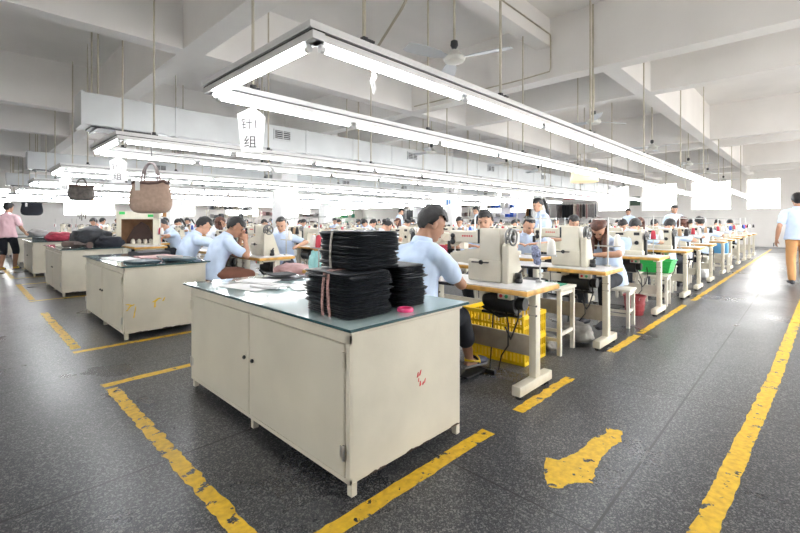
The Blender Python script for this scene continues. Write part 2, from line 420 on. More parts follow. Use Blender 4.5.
# ------------------------------------------------------------------ light fixtures, fans, ducts
def light_fixture(r, ntube, labels):
    ya, yb = 1.755+3.62*r, 2.965+3.62*r; x0 = 1.205; xe = x0+.06+1.235*ntube
    root = empty('light_fixture', (x0, ya, 2.07)); tag(root, labels, 'ceiling light')
    def rail(nm, ax, fixed, a, b):
        m = MB()
        def bx(lo, hi, o0, o1, z0, z1):
            if ax == 'x': m.box(((a+b)/2-x0, fixed+(o0+o1)/2-ya, (z0+z1)/2-2.07), (b-a, o1-o0, z1-z0))
            else: m.box((fixed+(o0+o1)/2-x0, (a+b)/2-ya, (z0+z1)/2-2.07), (o1-o0, b-a, z1-z0))
        m.mi = 0
        bx(a, b, -.05, .05, 2.168, 2.205); bx(a, b, -.036, .036, 2.122, 2.160)
        m.mi = 1; bx(a, b, -.034, .034, 2.160, 2.168)
        return m.build(nm, [RAIL, BLK], root)
    rail('trunking', 'x', ya, x0, xe); rail('trunking', 'x', yb, x0, xe); rail('trunking', 'y', x0-.001, ya-.049, yb+.049)
    seg = 10 if r < 2 else 6
    def tube(p, q):
        m = MB(); d = (V(q)-V(p)).normalized(); m.cone(V(p)+d*.03, V(q)-d*.03, .0145 if r < 2 else .016, n=seg)
        t = m.build('lamp_tube', TUBE, root); t.location = (0, 0, 0)
        if r < 2:
            for c in (V(p)+d*.016, V(q)-d*.016):
                e = MB(); e.cone(c-d*.014, c+d*.014, .0175, n=8); e.box(c+V((0, 0, .014)), (.022, .022, .020)); e.build('lamp_holder', RAIL, t)
        return t
    z = .03
    proto = None
    for yy in (0, yb-ya):
        for k in range(ntube):
            a = .035+1.235*k
            if proto is None: proto = tube((0, 0, z), (1.2, 0, z)); o = proto; KIDS[proto.name] = kids(proto)
            else: o = copy_tree(proto, root)
            o.location = (a, yy, 0)
    tube((-.0, .03, z), (-.0, yb-ya-.03, z))
    rod = MB(); rod.cone((0, 0, 0), (0, 0, 3.3-2.265+.95), .011, n=8); rp = None
    for yy, xs in ((0, (.33, 1.75, 3.65, 5.75)), (yb-ya, (.30, 2.3, 4.4, 6.4))):
        for xx in list(xs) + [8.2+2.4*k for k in range(int((xe-x0-8)/2.4)+1)]:
            zt = ZC
            gx = xx+x0
            for a, b in YB:
                if a-.06 < gx < b+.06: zt = 3.4; xx += (a+.1-gx)
            m2 = MB(); m2.cone((0, 0, 2.205-2.07), (0, 0, zt-2.074), .0105, n=8); o = m2.build('hanger_rod', ROD, root); o.location = (xx, yy, 0)
            m3 = MB(); m3.box((0, 0, 2.211-2.07), (.05, .12, .012)); m3.box((0, 0, 2.23-2.07), (.03, .03, .035)); m3.build('rod_clamp', DARKM, o)
    if r == 0:
        # bits of cord and tape left on the near line
        m = MB(); m.tube([(.42, 0, .14), (.42, -.2, .3), (.42, -.26, .37), (.42, -.26, .8)], .008, 6); m.build('bent_conduit', ROD, root)
    return root
NAMES = ['the front U shaped white fluorescent light over the glass topped cabinet row', 'second U shaped white fluorescent light from the camera, taupe handbag hanging under it',
         'third U shaped fluorescent light back from the camera, dark bag hanging under it', 'fourth U shaped fluorescent light back, over the fourth cabinet row',
         'fifth U shaped fluorescent light back, small black bag hanging at its end', 'sixth U shaped fluorescent light back, close to the rear rows', 'rearmost U shaped fluorescent light before the rear wall']
for r in range(7): light_fixture(r, 16, NAMES[r])

def duct(y, x0, x1, label):
    root = empty('air_duct', (x0, y, 2.57)); tag(root, label, 'air duct')
    m = MB(); m.box(((x1-x0)/2, .24, .225), (x1-x0, .48, .45), bev=.008, seg=1); m.build('duct_casing', DUCT, root)
    k = 0
    while k*1.2 < x1-x0-.1:
        m = MB(); m.box((.02+k*1.2, .24, .225), (.035, .50, .47)); m.build('duct_flange', DUCT, root); k += 1
    for q in range(int((x1-x0)/3.64)):
        xx = 3.08+3.64*q
        v = MB(); v.mi = 0; v.box((xx, -.012, .28), (.36, .025, .2)); v.mi = 1
        v.box((xx, -.026, .28), (.31, .012, .15)); v.mi = 0
        for s_ in range(4): v.box((xx, -.034, .225+.037*s_), (.31, .008, .010))
        v.box((xx, -.034, .28), (.014, .008, .15))
        v.build('vent_grille', [DUCT, VENT], root)
    v = MB(); v.box((.5, .24, -.012), (.75, .4, .024)); v.build('intake_grille', VENT, root)
    for q in range(int((x1-x0)/2.4)+1):
        for yy in (.03, .45):
            xx = .2+2.4*q; zt = ZC
            for a, b in YB:
                if a-.03 < xx+x0 < b+.03: zt = 3.4
            m = MB(); m.cone((xx, yy, .45), (xx, yy, zt-2.575), .012, n=6); m.build('duct_hanger', ROD, root)
        m = MB(); m.box((.2+2.4*q, .24, -.03), (.035, .56, .02)); m.build('duct_bracket', DARKM, root)
duct(7.18, 1.15, 24, 'long grey sheet metal air duct nearest the camera, above the second cabinet row')
duct(14.4, 1.2, 24, 'grey sheet metal air duct further back, second of the three')
duct(21.6, 1.2, 24, 'rearmost grey sheet metal air duct near the back wall')

def make_fan():
    root = empty('ceiling_fan')
    m = MB(); m.lathe([(.02, .08), (.045, .07), (.06, .04), (.10, .015), (.105, .0), (.09, -.03), (.05, -.045), (.015, -.05)], (0, 0, 0)); m.build('motor_housing', FANM, root)
    m = MB(); m.lathe([(.016, .17), (.032, .16), (.036, .12), (.02, .09)], (0, 0, 0)); m.build('canopy', DARKM, root)
    m = MB(); m.cone((0, 0, .15), (0, 0, ZC-2.755), .012, n=8); m.build('down_rod', ROD, root)
    for k in range(3):
        a = 2*PI*k/3+.5; ca, sa = math.cos(a), math.sin(a); b = MB(); rs = []
        for t, w in ((.10, .03), (.15, .035), (.19, .055), (.35, .068), (.48, .066), (.53, .05)):
            c = V((ca*t, sa*t, 0)); s_ = V((-sa, ca, .22))*w
            rs.append([c+s_+V((0, 0, .003)), c-s_+V((0, 0, .003)), c-s_-V((0, 0, .003)), c+s_-V((0, 0, .003))])
        b.loft(rs); b.build('blade', BLADE, root)
    return root
fan = make_fan()
FX = [(3.19, 2.38), (6.72, 2.38), (10.0, 2.37), (13.6, 2.36), (16.6, 2.36), (20.0, 2.36)]
for i, (x, y) in enumerate(FX):
    put(fan, (x, y, 2.75), .3+i*.7, 'pale three blade ceiling fan, %s along the front light fixture' % ORD[i], 'ceiling fan', 'ceiling fans over the front row')
for r in (1, 2):
    for i, x in enumerate((7.2, 10.4, 12.3, 16.3, 20.5)):
        put(fan, (x, 2.37+3.62*r, 2.75), .9*i+r, 'pale ceiling fan, %s along the %s U shaped light fixture from the camera' % (ORD[i], ORD[r]), 'ceiling fan', 'ceiling fans over the back rows')

conduit([(2.4, 2.825, 4.05), (5.9, 2.825, 4.05), (6.19, 2.825, 4.05), (6.203, 2.825, 3.98), (6.203, 2.825, 3.56), (6.203, 2.84, 3.5), (6.203, 3.3, 3.48), (6.203, 5.6, 3.48)], 'thin beige conduit running along the ceiling beams above the front light')
conduit([(6.18, 2.2, 4.28), (6.18, 2.2, 3.3), (6.18, 2.2, 2.62)], 'upright beige conduit in front of the beam beside the second ceiling fan', .014)
# ------------------------------------------------------------------ cabinets
def make_cabinet(hero=False):
    r = empty('work_cabinet'); W, L, H = .82, 1.87, .735
    m = MB(); m.mi = 0; m.box((0, 0, (.06+H)/2), (W, L, H-.06), bev=.004, seg=1)
    # frame rails proud of the door side
    for (y, w) in ((-L/2+.015, .03), (L/2-.015, .03), (0, .022)): m.box((-W/2-.004, y, (.06+H)/2), (.012, w, H-.062))
    m.box((-W/2-.004, 0, H-.022), (.012, L, .042)); m.box((-W/2-.004, 0, .072), (.012, L, .022))
    m.box((0, 0, H+.008), (W+.02, L+.02, .02), bev=.003, seg=1)
    m.build('body', CREAM, r)
    for sx in (-1, 1):
        for y in (-L/2+.018, L/2-.018): q = MB(); q.box((sx*(W/2-.018), y, .031), (.034, .034, .062), bev=.003, seg=1); q.build('foot', CREAM, r)
    q = MB(); q.box((-W/2+.018, 0, .031), (.034, .03, .062)); q.build('foot', CREAM, r)
    for s_ in (-1, 1):
        d = empty('door', (0, 0, 0)); d.parent = r
        dm = MB(); y0, y1 = s_*.012, s_*(L/2-.032)
        dm.box((-W/2-.008, (y0+y1)/2, .388), (.018, abs(y1-y0), .60), bev=.004, seg=1)
        dm.build('door_panel', CREAM2, d)
        k = MB(); k.lathe([(.004, 0), (.011, .004), (.012, .012), (.006, .018)], (-W/2-.017, s_*.05, .42), (-1, 0, 0), 12); k.build('knob', DARKM, d)
        for z in (.2, .62):
            h = MB(); h.cone((-W/2-.022, s_*(L/2-.03), z-.035), (-W/2-.022, s_*(L/2-.03), z+.035), .0075, n=8); h.box((-W/2-.017, s_*(L/2-.045), z), (.006, .03, .05)); h.build('hinge', CREAM2 if z > .5 else STEEL, d)
    g = MB(); g.mi = 0; g.box((0, .025, H+.027), (W+.08, L+.13, .014), bev=.003, seg=1)
    for f in g.bm.faces:
        if abs(f.normal.z) < .9: f.material_index = 1
    g.bm.normal_update()
    for f in g.bm.faces: f.material_index = 0 if f.normal.z > .8 else 1
    g.build('glass_top', [GLASST, GLASSE], r)
    # chips of bare metal along the lower edge of the end panel
    for k in range(7 if hero else 4):
        x = -W/2+.06+RN.random()*(W-.1); w = .015+RN.random()*.04
        c = MB(); pts = [(x-w, .058), (x+w, .058), (x+w*.4, .065+RN.random()*.008), (x-w*.5, .064+RN.random()*.008)]
        c.prism(pts, 'y', -L/2-.0012, -L/2+.002); c.build('rust_chip', RUST, r)
    return r
TOPZ = .7705
CX, CY = 1.63, 2.415
cab0 = make_cabinet(True); cab0.location = (CX, CY, 0)
tag(cab0, 'large cream steel cabinet with greenish glass top, nearest the camera, red mark on its end', 'work cabinet', 'glass topped cabinets at the row ends')
KIDS[cab0.name] = kids(cab0)
cabs = []
for r in range(1, 6):
    c = copy_tree(cab0); c.location = (CX-.03*min(r, 3), CY+3.62*r+.02, 0)
    tag(c, ['', 'cream steel cabinet with yellow paint marks on its end, second back from the camera', 'cream steel cabinet carrying a big black fabric heap, third back from the camera',
            'cream steel cabinet beside the person in pink, fourth back from the camera', 'small distant cream cabinet, fifth back from the camera', 'most distant cream cabinet, sixth back from the camera'][r], 'work cabinet', 'glass topped cabinets at the row ends')
    cabs.append(c)
# red mark on the end panel of the nearest cabinet
m = MB()
def stroke(m, x, z, dx, dz, w, y): m.prism([(x-w, z), (x+w, z+.002), (x+dx+w*.6, z+dz), (x+dx-w*.7, z+dz-.003)], 'y', y-.0012, y+.002)
ex = -.935
for (x, z, dx, dz, w) in ((.075, .455, .004, .028, .006), (.09, .46, .012, .030, .007), (.083, .43, .001, .022, .004), (.095, .405, .002, .028, .006), (.107, .412, .012, .008, .006), (.117, .405, .003, .018, .006), (.130, .412, .007, .024, .005)): stroke(m, x-.04, z-.03, dx, dz, w, ex)
m.build('red_mark', REDB, cab0)
m = MB()
for (x, z, dx, dz, w) in ((-.395, .37, .06, -.02, .012), (-.38, .335, .055, .03, .012), (-.395, .30, .03, .04, .006), (-.14, .36, .045, .035, .016), (-.10, .40, .03, -.01, .012), (-.13, .30, .003, .07, .006), (-.05, .36, .02, .04, .006), (-.33, .22, .02, .12, .004)): stroke(m, x, z, dx, dz, w*1.5, ex)
m.build('yellow_mark', YELMARK, cabs[0])

# ------------------------------------------------------------------ things on the cabinets
def panel_mesh(name, sx, sy, th, seed, mt, amp=.012):
    rr = random.Random(seed); m = MB(); n = 40; out = []
    for k in range(n):
        t = 2*PI*k/n; c, s_ = math.cos(t), math.sin(t); p = 9.0
        q = (abs(c)**p+abs(s_)**p)**(-1/p)
        w = 1+.03*noise.noise(V((c*3, s_*3, seed)))+.035*noise.noise(V((c*9, s_*9, seed+5)))
        out.append((c*q*sx/2*w, s_*q*sy/2*w))
    def Z(x, y): return amp*.5*noise.noise(V((x*5, y*5, seed*3.1)))
    zs = min(Z(x, y) for x, y in out); zs = min(zs, Z(0, 0), min(Z(x*.6, y*.6)*.6 for x, y in out))
    rings = []
    for f, z in ((.02, th), (.6, th), (.97, th*.95), (1.0, th*.5), (.97, 0.0), (.6, 0), (.02, 0)):
        rings.append([V((x*f, y*f, z+Z(x*f, y*f)*f-min(0, zs))) for x, y in out])
    m.loft(rings)
    return m.mesh(name, mt, 50)
PM = [panel_mesh('panel', .30, .40, .0105, k, BLACKF) for k in range(6)]
PM2 = [panel_mesh('panel', .28, .30, .0082, 20+k, BLACKF, .0035) for k in range(6)]
GM = panel_mesh('panel', .30, .38, .006, 77, GREYF)
def bundle(name, loc, n, rz, label, strap, jitter, sy, strap_y, w=.03, top_grey=False, pitch=.0098):
    r = empty(name, loc, rz)
    for k in range(n):
        o = bpy.data.objects.new('fabric_panel', GM if (top_grey and k == n-1) else PM[RN.randrange(6)]); COL.objects.link(o); o.parent = r
        o.location = (RN.uniform(-1, 1)*jitter, RN.uniform(-1, 1)*jitter, k*pitch); o.rotation_euler = (0, 0, RN.uniform(-.09, .09) + (PI if RN.random() < .5 else 0)); o.scale = (1, sy/.40, 1)
    H = n*pitch+.004
    for j, yy in enumerate(strap_y):
        m = MB(); hx = .158; rings = []
        path = [(-hx, .0), (-hx-.006, H*.3), (-hx-.004, H*.7), (-hx+.004, H-.004), (-hx+.03, H+.005), (0, H+.007), (hx-.03, H+.005), (hx-.004, H-.004), (hx+.004, H*.5), (hx, 0)]
        for (px, pz) in path:
            tw = (pz-H*.5)*(.08 if j else -.05)
            rings.append([V((px-.0012, yy-w/2+tw, pz)), V((px-.0012, yy+w/2+tw, pz)), V((px+.0012, yy+w/2+tw, pz+.0015)), V((px+.0012, yy-w/2+tw, pz+.0015))])
        m.loft(rings); m.build('strap', strap, r)
    return tag(r, label, 'fabric bundle')
bundle('fabric_bundle', (1.43, 1.765, TOPZ), 22, 0, 'black cut fabric bundle tied with brown printed strap, resting on the glass', STRAPP, .012, .40, (.0, -.045), .022)
bundle('fabric_bundle', (1.51, 1.77, TOPZ+.226), 20, -.06, 'black fabric bundle with pale strap, on top of the strapped lower bundle', STRAPW, .011, .37, (.03,), .018, True)
z = TOPZ
for k in range(22):
    o = bpy.data.objects.new('cut_fabric', PM2[RN.randrange(6)]); COL.objects.link(o); o.location = (1.762+RN.uniform(-.012, .012), 1.735+RN.uniform(-.014, .014), z); o.rotation_euler = (0, 0, RN.uniform(-.1, .1)); o.scale = (.80, 1, 1)
    tag(o, 'black cut fabric panel in the untied pile beside the strapped bundles', 'fabric panel', 'black fabric panels in the untied pile'); z += .0104
m = MB()
m.loft([m.ring((0, 0, z), (q, 0, 0), (0, q, 0), 24) for q, z in ((.042, 0), (.044, .009), (.042, .018), (.032, .018), (.031, .009), (.032, 0))], closed=True)
o = m.build('tape_roll', PINK); o.location = (1.63, 1.535, TOPZ); tag(o, 'pink tape roll at the foot of the black fabric pile', 'tape roll')
def sheet(name, loc, sx, sy, rz, label, mt, th=.003, cat='paper', amp=.006, seed=3, group=None):
    o = bpy.data.objects.new(name, panel_mesh(name, sx, sy, th, seed, mt, amp)); COL.objects.link(o); o.location = loc; o.rotation_euler = (0, 0, rz); return tag(o, label, cat, group)
sheet('paper_sheet', (1.47, 2.90, TOPZ), .30, .42, .2, 'large white paper sheet under the booklets on the nearest glass top', PAPER, .002)
sheet('paper_sheet', (1.74, 2.60, TOPZ), .26, .30, -.35, 'white paper sheet nearest the black fabric bundles', PAPER, .004, seed=4)
sheet('paper_sheet', (1.60, 3.06, TOPZ+.010), .22, .3, .5, 'white paper sheet at the far end of the paper spread', PAPER, .003, seed=5)
r = empty('booklet', (1.52, 2.74, TOPZ+.006), .35); tag(r, 'thick white printed booklet lying open on the papers', 'booklet')
q = MB(); q.box((0, 0, .012), (.15, .24, .018), bev=.005); q.build('pages', PAPER, r); q = MB(); q.box((0, .02, .023), (.10, .16, .003), bev=.001); q.build('cover_print', PAPERG, r)
sheet('leather_piece', (1.86, 3.12, TOPZ), .26, .30, .3, 'lower black leather piece on the far corner of the nearest glass top', GREYF, .008, 'leather piece', .02, 8)
sheet('leather_piece', (1.84, 3.14, TOPZ+.028), .20, .26, -.2, 'upper grey black leather piece on the far corner of the nearest glass top', RAGS[2], .008, 'leather piece', .02, 9)
c2 = (1.61, 6.02)
sheet('fabric_piece', (1.43, 5.42, TOPZ), .30, .42, .03, 'dark teal fabric piece near the yellow marked end of the second cabinet', TEALF, .022, 'fabric piece', .02, 11)
sheet('fabric_piece', (1.80, 5.36, TOPZ), .32, .38, -.1, 'dark teal fabric piece beside the seated worker on the second cabinet', TEALF, .03, 'fabric piece', .03, 12)
sheet('fabric_piece', (1.66, 5.24, TOPZ+.05), .14, .26, 1.4, 'pale grey folded strip on the teal fabric', RAGS[0], .02, 'fabric piece', .02, 13)
sheet('fabric_piece', (1.75, 5.95, TOPZ), .42, .5, .2, 'grey rose fabric piece in the middle of the second cabinet', RAGS[1], .02, 'fabric piece', .03, 14)
sheet('paper_sheet', (1.38, 6.1, TOPZ), .3, .7, .05, 'long white paper along the door edge of the second cabinet', PAPER, .006, seed=15)
sheet('fabric_piece', (1.8, 6.5, TOPZ), .4, .4, .2, 'charcoal fabric piece at the back of the second cabinet', RAGS[2], .05, 'fabric piece', .03, 16)
def heap(name, loc, s, label, mt, seed, cat='fabric heap', rz=0):
    m = MB(); t = bmesh.new(); bmesh.ops.create_icosphere(t, subdivisions=4, radius=1)
    for v in t.verts:
        p = v.co.copy(); d = 1+.16*noise.noise(p*1.6+V((seed, 0, 0)))+.10*noise.noise(p*4+V((0, seed, 0)))
        e = V((abs(p.x)**.7*math.copysign(1, p.x), abs(p.y)**.7*math.copysign(1, p.y), p.z))
        v.co = V((e.x*s[0]/2*d, e.y*s[1]/2*d, max(0, (p.z*.62+.38)*s[2]*d)))
    m.merge(t); o = m.build(name, mt, None, 60); o.location = loc; o.rotation_euler = (0, 0, rz); return tag(o, label, cat)
heap('fabric_heap', (1.70, 9.62, TOPZ), (.62, .75, .34), 'big black fabric heap on the third cabinet', BLACKF, 1)
heap('fabric_heap', (1.86, 9.0, TOPZ), (.4, .42, .2), 'low black fabric heap beside the big heap on the third cabinet', NAVY, 2)
m = MB(); m.tube([(0, -.36, .055), (0, 0, .06), (0, .36, .055)], .055, 14); o = m.build('fabric_roll', BRF); o.location = (1.40, 9.08, TOPZ); tag(o, 'brown fabric roll at the front edge of the third cabinet', 'fabric roll')
o.rotation_euler = (0, 0, .35)
sheet('fabric_piece', (1.29, 9.75, TOPZ), .14, .5, .05, 'pale folded fabric on the door edge of the third cabinet', RAGS[3], .03, 'fabric piece', .02, 21)
heap('fabric_heap', (1.62, 12.7, TOPZ), (.5, .5, .2), 'maroon fabric heap on the fourth cabinet', MAROONF, 5)
sheet('fabric_piece', (1.5, 13.6, TOPZ), .5, .6, .1, 'black flat cloth on the fourth cabinet', BLACKF, .05, 'fabric piece', .02, 22)
heap('fabric_heap', (1.62, 16.6, TOPZ), (.5, .8, .2), 'grey fabric heap on the fifth cabinet', RAGS[0], 6)

# ------------------------------------------------------------------ sewing tables and machines
def leg_part(root, y, full=True):
    m = MB(); m.box((0.03, y, .40), (.075, .055, .68), bev=.006); m.box((0, y, .062), (.50, .07, .07), bev=.008); m.box((.03, y, .72), (.40, .05, .035))
    l = m.build('leg', BEIGEL, root)
    if full:
        for x in (-.2, .2): c = MB(); c.cone((x, y, 0), (x, y, .028), .028, n=12); c.build('rubber_foot', RUBBER, l)
        c = MB()
        for z in (.62, .55): c.cone((.0, y-.031, z), (.0, y+.031, z), .008, n=6)
        c.build('bolt', DARKM, l)
    else:
        pass
    return l
def motor_part(root, y=0):
    x = .10; m = MB(); m.cone((x, y-.13, .60), (x, y+.13, .60), .085, n=18); m.cone((x, y-.19, .60), (x, y-.13, .60), .05, n=14); m.box((x, y, .70), (.12, .18, .06)); m.cone((x, y+.13, .6), (x, y+.17, .6), .06, .05, n=16)
    o = m.build('motor', BLACKP, root); return o
def treadle_part(root, y=.15):
    m = MB(); m.box((-.07, y, .026), (.26, .34, .014)); m.box((.075, y, .022), (.03, .5, .03)); m.cone((.075, y-.2, .03), (.10, y-.22, .55), .006, n=6)
    return m.build('treadle', DARKM, root)
def spool_stand(root, x, y, ztop, hues, n=2):
    m = MB(); m.cone((x, y, .77), (x, y, ztop), .007, n=8); m.box((x, y, .778), (.05, .05, .016)); m.box((x, y, ztop-.02), (.012, .26, .012)); m.box((x, y, .98), (.02, .26, .012))
    s_ = m.build('thread_stand', STEEL, root)
    for k in range(n):
        yy = y-.09+.18*k/max(1, n-1)
        c = MB(); c.lathe([(.03, 0), (.034, .01), (.026, .10), (.012, .12)], (x, yy, .986), n=12); c.build('thread_spool', SPOOLS[hues[k % len(hues)]], s_)
    return s_
def switch_part(root, y=-.12):
    s_ = MB(); s_.box((-.14, y, .695), (.055, .11, .05), bev=.005); o = s_.build('switch_box', BEIGE, root)
    for i, (mm, dy) in enumerate(((REDB, .025), (GREENB, -.02))):
        b = MB(); b.cone((-.167, y+dy, .695), (-.175, y+dy, .695), .013, n=10); b.build('button', mm, o)
    s2 = MB(); s2.box((.0, y+.26, .695), (.1, .05, .05), bev=.005); s2.build('switch_box', BEIGE, root)
def cable_part(root):
    m = MB()
    m.tube([(.06, -.2, .55), (.0, -.26, .45), (-.04, -.28, .3), (.0, -.2, .2), (.06, -.14, .06)], .006, 6); m.build('cable', BLACKP, root); m = MB()
    m.tube([(.08, -.31, .6), (.0, -.34, .5), (-.06, -.33, .40), (-.0, -.28, .34), (.02, -.22, .42)], .006, 6)
    return m.build('cable', BLACKP, root)
def make_table_heavy():
    r = empty('sewing_table')
    t = MB(); t.mi = 1; t.box((0, -.265, .745), (.52, .57, .035), bev=.006); t.mi = 0; t.box((0, -.265, .766), (.50, .55, .009), bev=.003)
    t.build('tabletop', [LAMI, WOOD], r)
    t = MB(); pts = []
    for k in range(20):
        a = 2*PI*k/20; c, s_ = math.cos(a), math.sin(a); q = (abs(c)**5+abs(s_)**5)**(-.2); pts.append((c*q*.25, .29+s_*q*.26))
    t.mi = 1; t.prism(pts, 'z', .735, .757); t.mi = 0; t.prism([(x*.985, .29+(y-.29)*.985) for x, y in pts], 'z', .757, .7615); t.build('work_plate', [LAMI, DARKM], r)
    leg_part(r, -.46); leg_part(r, .44)
    b = MB(); b.box((.04, -.01, .31), (.025, .86, .15), bev=.003); b.build('crossbar', PLANK, r)
    motor_part(r, -.16); switch_part(r, -.32); treadle_part(r, .15); cable_part(r)
    m = MB(); m.box((.10, -.14, .50), (.05, .34, .02)); m.tube([(.12, -.06, .6), (.02, -.02, .55), (.03, -.16, .49), (.09, -.26, .51)], .012, 6); m.build('belt_bracket', DARKM, r)
    spool_stand(r, .20, -.42, 1.28, [0, 3], 1)
    return r
def make_table(lite=False, hues=(0, 1)):
    r = empty('sewing_table')
    t = MB(); t.mi = 1; t.box((0, 0, .745), (.54, 1.08, .035), bev=.006); t.mi = 0; t.box((0, 0, .766), (.52, 1.06, .009), bev=.003)
    t.build('tabletop', [LAMI, WOOD], r)
    leg_part(r, -.47, not lite); leg_part(r, .47, not lite)
    b = MB(); b.box((.04, 0, .31), (.025, .89, .12)); b.build('crossbar', BEIGEL, r)
    motor_part(r, -.05); switch_part(r, -.22)
    if not lite: treadle_part(r, .15); cable_part(r)
    spool_stand(r, .20, -.36, 1.30, hues, 3)
    return r
def make_table_far(hues):
    m = MB(); m.mi = 1; m.box((0, 0, .745), (.54, 1.08, .035)); m.mi = 0; m.box((0, 0, .766), (.52, 1.06, .009))
    m.mi = 2
    for y in (-.47, .47): m.box((.03, y, .40), (.075, .055, .68)); m.box((0, y, .05), (.50, .07, .10))
    m.box((.04, 0, .31), (.025, .89, .12)); m.mi = 3; m.cone((.12, -.18, .6), (.12, .1, .6), .085, n=10)
    m.mi = 4; m.cone((.2, -.36, .77), (.2, -.36, 1.3), .007, n=6); m.box((.2, -.36, .98), (.02, .26, .012))
    for k in range(3): m.mi = 5+k % len(hues); m.cone((.2, -.45+.09*k, .986), (.2, -.45+.09*k, 1.09), .034, .02, n=8)
    return m.build('sewing_table', [LAMI, WOOD, BEIGEL, BLACKP, STEEL]+[SPOOLS[h] for h in hues])

def wheel(root, c, R, axis, nm='handwheel'):
    c = V(c); m = MB(); m.torus(c, R*.88, R*.13, axis, 28, 8); d = V(axis).normalized()
    m.torus(c+d*.028, R*.78, R*.10, axis, 28, 8); m.lathe([(.02, -.02), (.022, .0), (.022, .035), (.012, .042)], c, axis, 14)
    a, b = MB.perp(d)
    for k in range(5):
        t = 2*PI*k/5; e = a*math.cos(t)+b*math.sin(t); m.cone(c+e*.015, c+e*R*.86, .011, .009, n=6)
    return m.build(nm, mat('dark_wheel_steel', (.22, .22, .22), .35, .85), root)
def make_heavy():
    """post style machine: arm along +y towards the needle, handwheel at -y"""
    r = empty('sewing_machine')
    m = MB(); m.box((0, -.06, .085), (.16, .30, .17), bev=.014, seg=3)
    m.loft([[V((x, y, z)) for x, z in ((-w, .17-h), (-w*.7, .17+h2), (w*.7, .17+h2), (w, .17-h))] for y, w, h, h2 in ((-.02, .075, .045, .09), (.12, .065, .04, .07), (.25, .045, .03, .045), (.31, .03, .0, .03))])
    m.build('bed', BEIGE, r)
    m = MB()
    m.loft([[V((sx*w, y0, z)) if k == 0 else V((sx*w, y1, z)) for sx, k in ((-1, 0), (1, 0), (1, 1), (-1, 1))] for z, w, y0, y1 in ((.165, .075, -.205, .0), (.25, .07, -.195, -.02), (.31, .068, -.195, -.015), (.35, .068, -.195, .03), (.40, .062, -.19, .02), (.415, .05, -.18, -.02))])
    m.build('pillar', BEIGE, r)
    m = MB()
    m.loft([[V((sx*w, y, zz)) for sx, zz in ((-1, z0+.01), (-.8, z0), (.8, z0), (1, z0+.01), (1, z1-.012), (.75, z1), (-.75, z1), (-1, z1-.012))] for y, w, z0, z1 in ((-.03, .06, .285, .405), (.08, .056, .295, .395), (.20, .05, .295, .39), (.245, .05, .28, .395), (.29, .048, .255, .395), (.30, .04, .26, .385))])
    m.build('arm', BEIGE, r)
    m = MB()
    for (x, z, R) in ((-.055, .35, .02), (-.055, .30, .024), (-.057, .325, .012)): m.lathe([(R*.5, 0), (R, .004), (R, .016), (R*.4, .026)], (x+.005, .255, z), (-1, 0, 0), 12)
    m.box((-.045, .30, .27), (.02, .03, .07), bev=.004); m.box((0, .305, .33), (.06, .012, .09), bev=.004)
    m.build('thread_tensioner', DARKM, r)
    m = MB(); m.cone((0, .275, .40), (0, .275, .43), .008, n=8); m.cone((0, .275, .27), (0, .275, .215), .006, n=8); m.box((0, .275, .212), (.02, .035, .012)); m.build('needle_bar', STEEL, r)
    m = MB(); m.lathe([(.014, 0), (.02, .006), (.016, .018)], (-.08, -.04, .15), (-1, 0, 0), 10); m.cone((-.09, -.11, .15), (-.09, .045, .148), .006, n=6); m.build('stitch_lever', DARKM, r)
    m = MB(); m.cone((-.0, -.01, .41), (0, -.01, .30), .004, n=6); m.box((-.07, -.008, .35), (.006, .016, .11)); m.build('oil_slot', DARKM, r)
    m = MB()
    for k in range(5): m.box((-.0565, .155-.022*k, .35), (.004, .014, .013))
    m.build('red_maker_mark', REDB, r)
    wheel(r, (0, -.245, .345), .075, (0, -1, 0))
    # tall belt guard widening towards the table
    m = MB(); P = []
    poly = [(-.075, .0), (.165, .0), (.16, .03), (.065, .29), (.04, .305), (-.055, .305), (-.068, .29)]
    m.prism(poly, 'y', -.268, -.216); bmesh.ops.bevel(m.bm, geom=m.bm.edges[:], offset=.005, segments=2, affect='EDGES')
    m.build('belt_guard', BEIGE, r)
    m = MB(); m.lathe([(.026, 0), (.03, .01), (.03, .03), (.02, .04)], (.03, -.30, .0), (0, 0, 1), 12); m.box((.03, -.30, .055), (.03, .05, .045), bev=.006); m.cone((.03, -.30, .07), (.03, -.33, .10), .009, n=6); m.build('bobbin_winder', BLACKP, r)
    return r
